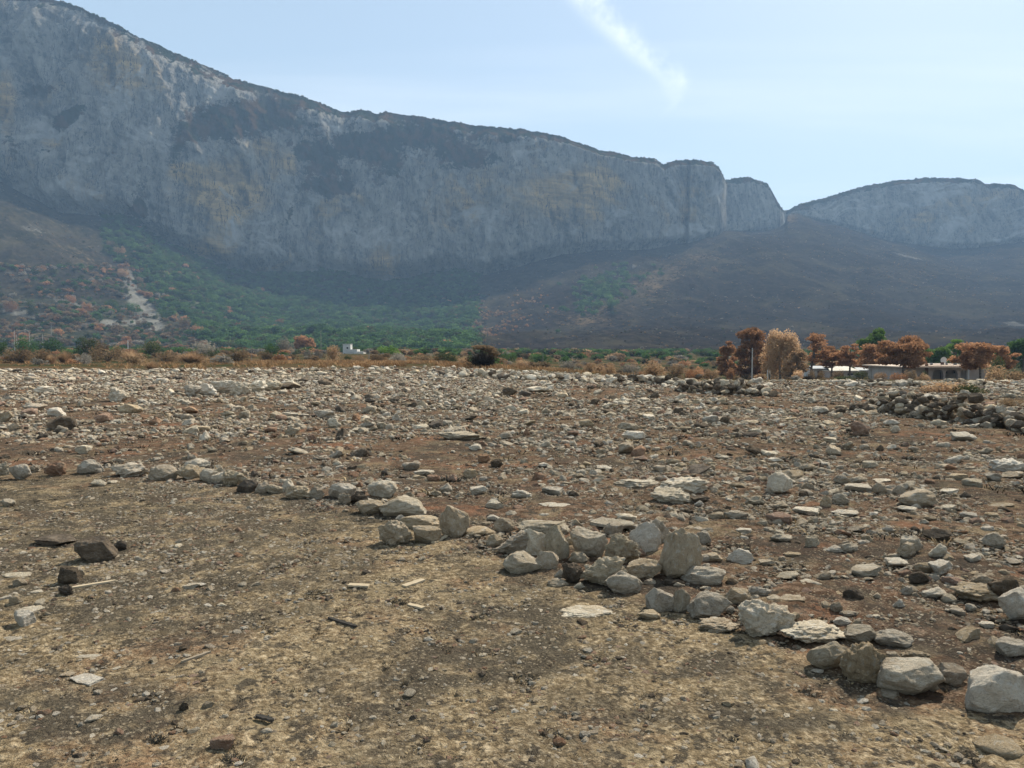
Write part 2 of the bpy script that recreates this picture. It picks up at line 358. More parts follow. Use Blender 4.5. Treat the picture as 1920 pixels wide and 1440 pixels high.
def cliff_surface():
    nr = 230
    v = np.linspace(0, 1, nr)[:, None]
    H = (ETOP - EBASE) * DBASE
    back = SB * H
    # shelf of the wall: steeper below, laid back above
    Yt = DBASE + back
    ztop = EYE + ETOP * Yt; zb = EYE + EBASE * DBASE
    Z = zb + (ztop - zb) * v
    pxm = (A * F + CX)[None]
    g = np.power(v, 1.05 + .8 * gauss(pxm, 0 * pxm, 520, 0, 260, 1))
    Y = DBASE[None] + back[None] * g
    X = A[None] * Y
    env = np.minimum(smooth(-.02, .10, v), 1 - .75 * smooth(.9, 1, v)); sc = np.clip(H / 250, .25, 1)[None]
    # ribs, gullies, leaning buttresses
    q = X + .35 * Z
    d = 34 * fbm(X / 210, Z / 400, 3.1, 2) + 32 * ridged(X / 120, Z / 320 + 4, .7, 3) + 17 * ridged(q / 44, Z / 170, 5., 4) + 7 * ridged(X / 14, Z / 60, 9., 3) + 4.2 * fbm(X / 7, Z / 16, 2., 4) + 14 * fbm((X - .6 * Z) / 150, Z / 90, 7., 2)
    # inclined bedding ledges
    bed = ridged((Z + .45 * X) / 11, (X - Z) / 140, 3., 2)
    d = d + 2.4 * bed
    Y = Y - d * env * sc * .95
    jag = (1.9 * fbm(A * 60, 0 * A, 3.3, 4) + 2.3 * np.maximum(0, ridged(A * 95, 0 * A, 1.1, 3) - .15))[None]
    X = A[None] * (DBASE + back * g)
    Z = Z + jag * smooth(.8, 1, v) * np.clip(H / 60, .2, 1)[None] + .8 * fbm(X / 9, Z / 9, 6., 3) * env
    # the top behind the rim
    rX, rY, rZ = [X], [Y], [Z]
    for dy, dz in ((8, .4), (25, -2), (90, -12), (420, -150), (800, -460)):
        yy = Y[-1] + dy; rX.append((A * yy)[None]); rY.append(yy[None]); rZ.append((Z[-1] + dz * (1 if dy < 400 else 1) + (2.5 * fbm(A * 50, 0 * A + dy, .3, 3) if dy < 400 else 0))[None])
    rZ[-1] = np.minimum(rZ[-1], rZ[-2]); 
    # foot carried down into the slope
    X0 = X[:1]; Y0 = Y[:1] + 4; Z0 = Z[:1] - 30
    G = np.clip(.5 - d / 50, 0, 1); G = np.concatenate([G[:1], G] + [G[-1:] * 0] * 5)  # shade mask for the gullies, taken from the relief depth
    fine = 13 * ridged(q / 44, Z / 170, 5., 4) + 7 * ridged(X / 14, Z / 60, 9., 3) + 5 * fbm(X / 7, Z / 16, 2., 4) + 3 * bed; fine = np.clip(.5 - (fine - fine.mean()) / 26, 0, 1); fine = np.concatenate([fine[:1], fine] + [fine[-1:] * 0] * 5)  # shade mask for the crevices, taken from the small relief
    dYv = np.gradient(Y, axis=0) / np.maximum(np.gradient(Z, axis=0), .05); led = smooth(.75, 1.7, sm_rows(dYv, 3)); led = np.concatenate([led[:1] * 0, led] + [led[-1:] * 0 + 1] * 5)
    global CL_EXTRA; CL_EXTRA = (fine, led)
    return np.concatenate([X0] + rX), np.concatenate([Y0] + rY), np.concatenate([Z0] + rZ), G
def veg_masks(px, py):
    veg = 1.1 * gauss(px, py, 425, 232, 105, 38) + .9 * gauss(px, py, 505, 208, 70, 28) + .8 * gauss(px, py, 75, 168, 42, 16) + .7 * gauss(px, py, 135, 215, 60, 14, -.6) + \
        1. * gauss(px, py, 780, 255, 120, 30) + .9 * gauss(px, py, 700, 290, 70, 26, .4) + .9 * gauss(px, py, 600, 300, 55, 40, .5) + .8 * gauss(px, py, 880, 300, 70, 25) + \
        .7 * gauss(px, py, 620, 355, 45, 22) + .5 * gauss(px, py, 545, 400, 16, 60, .5) + .6 * gauss(px, py, 265, 360, 14, 50) + .45 * gauss(px, py, 330, 300, 20, 60, .35) + \
        .5 * gauss(px, py, 120, 225, 26, 20) + .7 * gauss(px, py, 255, 395, 22, 14) + .5 * gauss(px, py, 960, 260, 60, 10) + .4 * gauss(px, py, 720, 345, 30, 40)+ .6 * gauss(px, py, 20, 290, 26, 40) + \
        .5 * gauss(px, py, 1365, 425, 14, 20) + .4 * gauss(px, py, 1520, 395, 40, 12, .3)
    och = .9 * gauss(px, py, 430, 360, 62, 66) + .8 * gauss(px, py, 215, 130, 65, 46, .5) + .7 * gauss(px, py, 12, 190, 18, 70) + .7 * gauss(px, py, 345, 320, 34, 16) + .6 * gauss(px, py, 490, 275, 30, 18) + \
        .7 * gauss(px, py, 720, 490, 26, 44) + .5 * gauss(px, py, 540, 300, 22, 40) + .55 * gauss(px, py, 400, 460, 60, 26) + .6 * gauss(px, py, 1040, 370, 110, 60) + .45 * gauss(px, py, 850, 400, 70, 60) + \
        .6 * gauss(px, py, 145, 350, 40, 14, .5) + .6 * gauss(px, py, 100, 265, 26, 18) + .35 * gauss(px, py, 640, 400, 60, 50) + .5 * gauss(px, py, 1090, 340, 60, 30) + .35 * gauss(px, py, 1280, 400, 60, 50) + .3 * gauss(px, py, 1800, 400, 80, 40)
    return veg, och
def make_mountain():
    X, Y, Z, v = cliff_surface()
    px, py = PX(X, Y, Z)
    veg, och = veg_masks(px, py)
    top = np.zeros(X.shape); top[-6:] = 1; rim = smooth(20, 3, py - PX(X, Y, np.broadcast_to(Z[-6], Z.shape))[1])
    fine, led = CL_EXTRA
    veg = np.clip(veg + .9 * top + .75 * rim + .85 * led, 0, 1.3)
    me = mesh_np('cliff', np.stack([X, Y, Z], -1).reshape(-1, 3), grid_faces(*X.shape), (cliff_mat(),), attrs={'veg': veg, 'ochre': och, 'gully_shade': v, 'fine': fine})
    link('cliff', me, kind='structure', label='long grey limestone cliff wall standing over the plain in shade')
    global RIM; RIM = (X[-6], Y[-6], Z[-6])
    global HX, HY, HZ
    HX, HY, HZ = hillside_surface()
    px, py = PX(HX, HY, HZ)
    green, scree, tan, burn = slope_masks(px, py)
    me = mesh_np('hillside', np.stack([HX, HY, HZ], -1).reshape(-1, 3), grid_faces(*HX.shape), (hill_mat(),), attrs={'green': green, 'scree': scree, 'tan': tan, 'burn': burn})
    link('hillside', me, kind='structure', label='steep burnt slopes of scree and scrub below the cliff')
def slope_masks(px, py):
    n = fbm(px / 60, py / 25, 2., 4)
    green = np.clip(smooth(-8, 40, py - np.interp(px, [0, 200, 300, 420, 560, 700, 880, 900], [900, 640, 560, 560, 560, 560, 560, 900])) , 0, 1)
    line_r = smooth(905, 865, px + 20 * n)                      # right edge of the wood
    left_e = np.interp(py, [400, 480, 520, 560, 600, 640, 700], [190, 225, 245, 290, 330, 380, 420])
    green = line_r * smooth(-12, 30, px - left_e + 30 * n)
    green = np.maximum(green, .9 * smooth(905, 880, px) * (py < np.interp(px, [0, 200, 420, 900], [420, 480, 560, 600])) * (px > 190))
    green = np.maximum(green, .75 * gauss(px, py, 1130, 545, 50, 22, -.4))
    scree = 1.2 * gauss(px, py, 245, 540, 13, 45, -.2) + 1.3 * gauss(px, py, 280, 590, 18, 40, -.55) + .9 * gauss(px, py, 210, 605, 60, 8) + .8 * gauss(px, py, 30, 585, 45, 12, .2) + .5 * gauss(px, py, 60, 430, 50, 12, .3) + .9 * gauss(px, py, 130, 570, 40, 8, .3) + .6 * gauss(px, py, 360, 570, 50, 14, .3)
    scree += .9 * gauss(px, py, 1700, 480, 40, 2.2, .25) + .7 * gauss(px, py, 1910, 608, 40, 6, .1) + .6 * gauss(px, py, 1480, 402, 8, 6)
    tan = .7 * gauss(px, py, 1175, 555, 95, 34, -.45) + .6 * gauss(px, py, 1250, 515, 50, 18, -.4) + .5 * gauss(px, py, 1330, 480, 60, 12) + .4 * gauss(px, py, 1080, 600, 60, 16) + .5 * gauss(px, py, 60, 620, 140, 30) + .4 * gauss(px, py, 150, 480, 90, 40, .5) + .9 * gauss(px, py, 1483, 408, 14, 12)+ .35 * gauss(px, py, 1700, 520, 160, 25, .2)
    tan = tan + .3 * n + .12
    burn = smooth(880, 940, px) * np.ones_like(py) + .65 * smooth(320, 200, px) * (py < 560)
    return green, scree, np.clip(tan, 0, 1), np.clip(burn, 0, 1)
def cliff_mat():
    b = NB('cliff_limestone'); p = b.pos()
    st = b.mp(p, (1 / 13., 1 / 30., 1 / 48.)); wide = b.mp(p, (1 / 60., 1 / 60., 1 / 75.))
    streak = b.noise(st, 1, 7, .68, .5); big = b.noise(wide, 1, 7, .62, .6); spk = b.noise(b.mp(p, (.12, .12, .10)), 1, 8, .75)
    rock = b.ramp(streak, [(.28, (.15, .14, .128)), (.48, (.30, .28, .245)), (.70, (.49, .45, .38))])
    rock = b.mix(b.rng(spk, .5, .68), rock, (.085, .095, .085)); rock = b.mix(b.rng(spk, .40, .28), rock, (.50, .47, .42))
    rock = b.mix(b.rng(big, .45, .62, 0, .45), rock, (.20, .20, .195))
    wv = b.noise(b.mp(p, (.012, .012, .085), (0, .42, 0)), 1, 5, .6, .8)
    ochre = b.mix(b.rng(wv, .42, .58), (.66, .45, .20), (.40, .28, .15))
    of = b.rng(b.math('ADD', b.attr('ochre'), b.math('MULTIPLY', b.math('SUBTRACT', big, .5), 1.8)), .12, .62, 0, .9)
    rock = b.mix(of, rock, ochre)
    rock = b.mix(b.rng(b.math('ADD', b.attr('gully_shade'), b.math('MULTIPLY', b.math('SUBTRACT', spk, .5), .9)), .55, .95, 0, .8), rock, (.07, .078, .065))  # relief shade painted into the rock colour along the gullies
    ln = b.noise(b.mp(p, (1 / 8., 1 / 20., 1 / 75.), (0, .12, 0)), 1, 4, .6, .35); ln2 = b.noise(b.mp(p, (1 / 5., 1 / 12., 1 / 40.), (0, -.1, 0)), 1, 4, .6, .5)
    c1 = b.rng(b.math('ABSOLUTE', b.math('SUBTRACT', ln, .5)), .016, .004); c2 = b.rng(b.math('ABSOLUTE', b.math('SUBTRACT', ln2, .47)), .014, .003)
    rock = b.mix(b.math('MULTIPLY', b.math('MAXIMUM', c1, b.math('MULTIPLY', c2, .7)), b.rng(big, .42, .55, .25, .9)), rock, (.05, .052, .05))
    vg = b.mix(b.rng(b.noise(b.mp(p, (.05, .05, .05)), 1, 5), .45, .6), (.030, .040, .022), (.10, .062, .035))
    vf = b.math('ADD', b.attr('veg'), b.math('MULTIPLY', b.math('SUBTRACT', b.noise(b.mp(p, (.04, .04, .05)), 1, 9, .76), .5), 2.6))
    col = b.mix(b.rng(vf, .42, .66), rock, vg)
    col = b.mix(b.rng(b.math('ADD', b.attr('fine'), b.math('MULTIPLY', b.math('SUBTRACT', spk, .5), .7)), .50, .92, 0, .78), col, (.06, .063, .055))  # crevice shade painted into the colour to bring out the small relief
    pal = b.noise(b.mp(p, (.011, .011, .016)), 1, 6, .65, 1.)
    col = b.mix(b.math('MULTIPLY', b.rng(pal, .52, .66), b.rng(vf, .5, .3)), col, b.mix(streak, (.34, .33, .31), (.60, .57, .51)))
    h = b.math('ADD', b.math('MULTIPLY', spk, 1.0), b.math('MULTIPLY', streak, 1.2)); h2 = b.noise(b.mp(p, (.35, .35, .22)), 1, 6, .7)
    return b.done(col, b.bump(h2, .8, 3.0, b.bump(h, 1.0, 9.0)))
def hill_mat():
    b = NB('slope_ground'); p = b.pos()
    n = b.noise(p, .02, 9, .65); f = b.noise(p, .13, 8, .72); sp = b.noise(p, .45, 5, .7)
    earth = b.ramp(f, [(.3, (.016, .020, .010)), (.5, (.042, .045, .026)), (.68, (.12, .105, .065))])
    burn = b.ramp(f, [(.35, (.006, .006, .005)), (.52, (.022, .017, .012)), (.70, (.075, .055, .038))])
    col = b.mix(b.attr('burn'), earth, burn)
    tan = b.mix(f, (.05, .038, .022), (.27, .19, .11)); col = b.mix(b.rng(b.math('ADD', b.attr('tan'), b.math('MULTIPLY', b.math('SUBTRACT', f, .5), 2.6)), .45, 1.0, 0, .8), col, tan)
    grn = b.mix(f, (.008, .018, .008), (.04, .06, .02)); col = b.mix(b.rng(b.attr('green'), .3, .7), col, grn)
    sc = b.rng(b.math('ADD', b.attr('scree'), b.math('MULTIPLY', b.math('SUBTRACT', f, .5), 1.3)), .35, .7)
    col = b.mix(b.rng(b.noise(p, .011, 7, .7, .5), .47, .60, 0, .75), col, b.mix(f, (.022, .022, .014), (.105, .085, .052)))
    col = b.mix(sc, col, b.mix(sp, (.10, .10, .08), (.27, .25, .21)))
    col = b.mix(b.math('MULTIPLY', b.rng(sp, .67, .74), b.rng(n, .5, .62)), col, (.30, .28, .25))
    dr = b.noise(b.mp(p, (.05, .012, .03), (0, 0, .5)), 1, 6, .65)
    col = b.mix(b.rng(dr, .40, .60, .0, .55), col, b.mix(f, (.008, .008, .008), (.05, .04, .035)))
    return b.done(col, b.bump(b.math('ADD', f, b.math('MULTIPLY', sp, .4)), 1., 2.5))

def make_haze():
    x0, x1, y0, y1, z0, z1 = -3900, 3900, -320, 3100, -9, 640
    V = [(x, y, z) for x in (x0, x1) for y in (y0, y1) for z in (z0, z1)]
    Fc = [(0, 1, 3, 2), (4, 6, 7, 5), (0, 4, 5, 1), (2, 3, 7, 6), (0, 2, 6, 4), (1, 5, 7, 3)]
    m = bpy.data.materials.new('hazy_air'); m.use_nodes = True; nt = m.node_tree; nt.nodes.clear()
    o = nt.nodes.new('ShaderNodeOutputMaterial'); v = nt.nodes.new('ShaderNodeVolumePrincipled')
    v.inputs['Color'].default_value = (.44, .68, 1.0, 1); v.inputs['Density'].default_value = HAZE; v.inputs['Anisotropy'].default_value = .0
    nt.links.new(v.outputs[0], o.inputs['Volume'])
    me = mesh_np('haze', V, Fc, (m,), False)
    link('haze', me, kind='stuff', label='blue summer haze filling the air in front of the cliff', cat='haze')
HAZE = .000205
make_ground(); make_mountain(); make_haze()
# ------------------------------------------------------------------ stones
def ico(sub):
    import bmesh
    bm = bmesh.new(); bmesh.ops.create_icosphere(bm, subdivisions=sub, radius=1)
    V = np.array([v.co[:] for v in bm.verts]); Fc = np.array([[v.index for v in f.verts] for f in bm.faces]); bm.free(); return V, Fc
ICO = {s: ico(s) for s in (1, 2, 3, 4, 5)}
def rock_shape(seed, sub, cuts=14, lo=.5, hi=.9, rough=.10, lump=.0, pits=0.):
    """angular weathered stone in the unit box: x,y in -.5..0.5, z in 0..1"""
    r = np.random.RandomState(seed); V, Fc = ICO[sub]; V = V.copy()
    n = r.normal(size=(cuts, 3)); n /= np.linalg.norm(n, axis=1)[:, None]; d = r.uniform(lo, hi, cuts)
    o = r.uniform(0, 50, 3)
    if lump: V *= (1 + lump * fbm(V[:, 0] * 1.1 + o[0], V[:, 1] * 1.1 + o[1], V[:, 2] * 1.1 + o[2], 2))[:, None]
    for _ in range(2):
        for k in range(cuts):
            s = V @ n[k] - d[k]; V = V - np.outer(np.where(s > 0, s * .94, 0), n[k])
    if rough:
        P = V * 2.2 + o
        k = fbm(P[:, 0], P[:, 1], P[:, 2], 4, .6) * rough * 1.6
        if pits: k = k - pits * np.maximum(0, ridged(P[:, 0] * 1.7, P[:, 1] * 1.7, P[:, 2] * 1.7, 3) - .1)
        V = V * (1 + k)[:, None]
    V = V @ np.array(Euler(r.uniform(0, 6.28, 3)).to_matrix()).T
    mn = V.min(0); mx = V.max(0); V = (V - (mn + mx) / 2) / (mx - mn); V[:, 2] += .5
    return V, Fc
def tone_mat(name, c1, c2, c3, lich, soot=.0, pale=(.60, .55, .45)):
    b = NB(name); o = b.coord('Object'); rn = b.rand()
    off = b.N.new('ShaderNodeVectorMath'); off.operation = 'ADD'; b.L.new(o, off.inputs[0])
    cx = b.N.new('ShaderNodeCombineXYZ'); b.L.new(b.math('MULTIPLY', rn, 91.), cx.inputs[0]); b.L.new(b.math('MULTIPLY', rn, 37.), cx.inputs[1]); b.L.new(cx.outputs[0], off.inputs[1]); p = off.outputs[0]
    n = b.noise(p, 1.7, 7, .62, .3); f = b.noise(p, 7, 7, .72); g = b.noise(p, 26, 5, .75)
    col = b.ramp(n, [(.32, c1), (.5, c2), (.68, c3)])
    col = b.mix(b.rng(f, .52, .66, 0, lich), col, (.095, .09, .075))
    col = b.mix(b.rng(f, .48, .36, 0, .75), col, pale)
    col = b.mix(b.rng(g, .56, .66, 0, .5), col, (.12, .10, .08))
    hv = b.rng(rn, 0, 1, .85, 1.18, False); hs = b.N.new('ShaderNodeHueSaturation'); b.L.new(hv, hs.inputs['Value']); b.L.new(col, hs.inputs['Color'])
    b.setin(hs.inputs['Saturation'], b.rng(b.math('FRACT', b.math('MULTIPLY', rn, 13.7)), 0, 1, .8, 1.08, False)); col = hs.outputs[0]
    if soot: col = b.mix(b.math('MULTIPLY', b.rng(b.noise(p, 2.3, 5, .6), .40, .58), soot), col, (.05, .045, .04))
    h = b.math('ADD', f, b.math('MULTIPLY', g, .45))
    return b.done(col, b.bump(h, .9, .07))
ST = {
    'g': tone_mat('grey_limestone', (.38, .305, .21), (.50, .415, .295), (.62, .535, .40), .5),
    'b': tone_mat('beige_limestone', (.38, .285, .18), (.49, .385, .255), (.60, .49, .345), .4),
    'w': tone_mat('pale_limestone', (.54, .44, .305), (.65, .55, .405), (.73, .65, .50), .25, pale=(.74, .70, .61)),
    'd': tone_mat('sooty_stone', (.13, .098, .068), (.19, .145, .10), (.26, .20, .14), .6, .45, pale=(.26, .23, .19)),
    'r': tone_mat('rusty_stone', (.25, .14, .085), (.36, .22, .14), (.42, .30, .20), .3, pale=(.50, .38, .28)),
}
TW = {'g': 'grey', 'b': 'beige', 'w': 'pale', 'd': 'dark sooty', 'r': 'rusty brown'}
PROT = {}
def proto(kind, k, tone):
    key = (kind, k, tone)
    if key not in PROT:
        pr = {'block': dict(cuts=11, lo=.45, hi=.82, rough=.16, lump=.3), 'round': dict(cuts=9, lo=.6, hi=.9, rough=.16, lump=.4), 'slab': dict(cuts=12, lo=.5, hi=.85, rough=.14, lump=.3), 'lumpy': dict(cuts=7, lo=.6, hi=.9, rough=.22, lump=.5, pits=.14)}[kind]
        V, Fc = rock_shape(1000 + 37 * k + {'block': 1, 'round': 2, 'slab': 3, 'lumpy': 4}[kind], 4 if kind != 'lumpy' else 4, **pr)
        PROT[key] = mesh_np('stone_shape', V, Fc, (ST[tone],))
    return PROT[key]
STONES = []      # (x, y, radius) of every single stone, to keep the scatter clear
LANDMARKS = []
def put_stone(x0, x1, yt, yb, tone='g', label=None, kind=None, seed=None, name='stone', hero=False, tilt=0., sink=.16, cat='stone', depthk=None, group=None):
    P = on_ground((x0 + x1) / 2, yb - 1)
    W_ = (x1 - x0) / F * P.y
    dep = math.atan((yb - YH) / F)
    k = depthk or (.72 if kind != 'slab' else .95)
    Hm = (yb - yt) / F * P.y / math.cos(dep)
    d = W_ * k
    h = (Hm - d * math.sin(dep) * .75)
    if h < .34 * Hm:
        h = .34 * Hm; d = min(d, (Hm - h * .9) / max(math.sin(dep), .05) * 1.05)
    d = max(d, .35 * W_ if depthk is None else .2 * W_)
    if kind is None: kind = 'slab' if h < .33 * W_ else 'block'
    sd = seed if seed is not None else int(abs(x0 * 7 + yb * 3)) % 997
    if hero:
        pr = dict(egg=dict(cuts=13, lo=.58, hi=.86, rough=.14, lump=.15, pits=.05), block=dict(cuts=13, lo=.55, hi=.88, rough=.12, lump=.2), round=dict(cuts=10, lo=.68, hi=.92, rough=.10, lump=.3), slab=dict(cuts=12, lo=.5, hi=.9, rough=.05), lumpy=dict(cuts=9, lo=.58, hi=.88, rough=.26, lump=.4, pits=.15))[kind]
        V, Fc = rock_shape(sd, 5, **pr); me = mesh_np('stone_shape', V, Fc, (ST[tone],))
    else: me = proto(kind, sd % 8, tone)
    o = link(name, me, cat=cat)
    cy = P.y + d * .45; cx = P.x * cy / P.y
    z = float(ground_z(cx, cy))
    o.location = (cx, cy, min(z, P.z) - sink * h); o.scale = (W_ * 1.13 * (1 if sd % 2 else -1), d * 1.05, h * (1.08 + sink))
    o.rotation_euler = (0, tilt, 0 if hero else random.uniform(-.25, .25))
    o['label'] = label or ''; o['group'] = group or 'loose stones lying on the burnt field'
    STONES.append((cx, cy, .5 * max(W_, d) * .85)); o['_px'] = (x0 + x1) / 2; o['_py'] = (yt + yb) / 2; o['_w'] = x1 - x0; o['_h'] = yb - yt; o['_t'] = tone; o['_k'] = kind
    SL.append(o); return o
SL = []
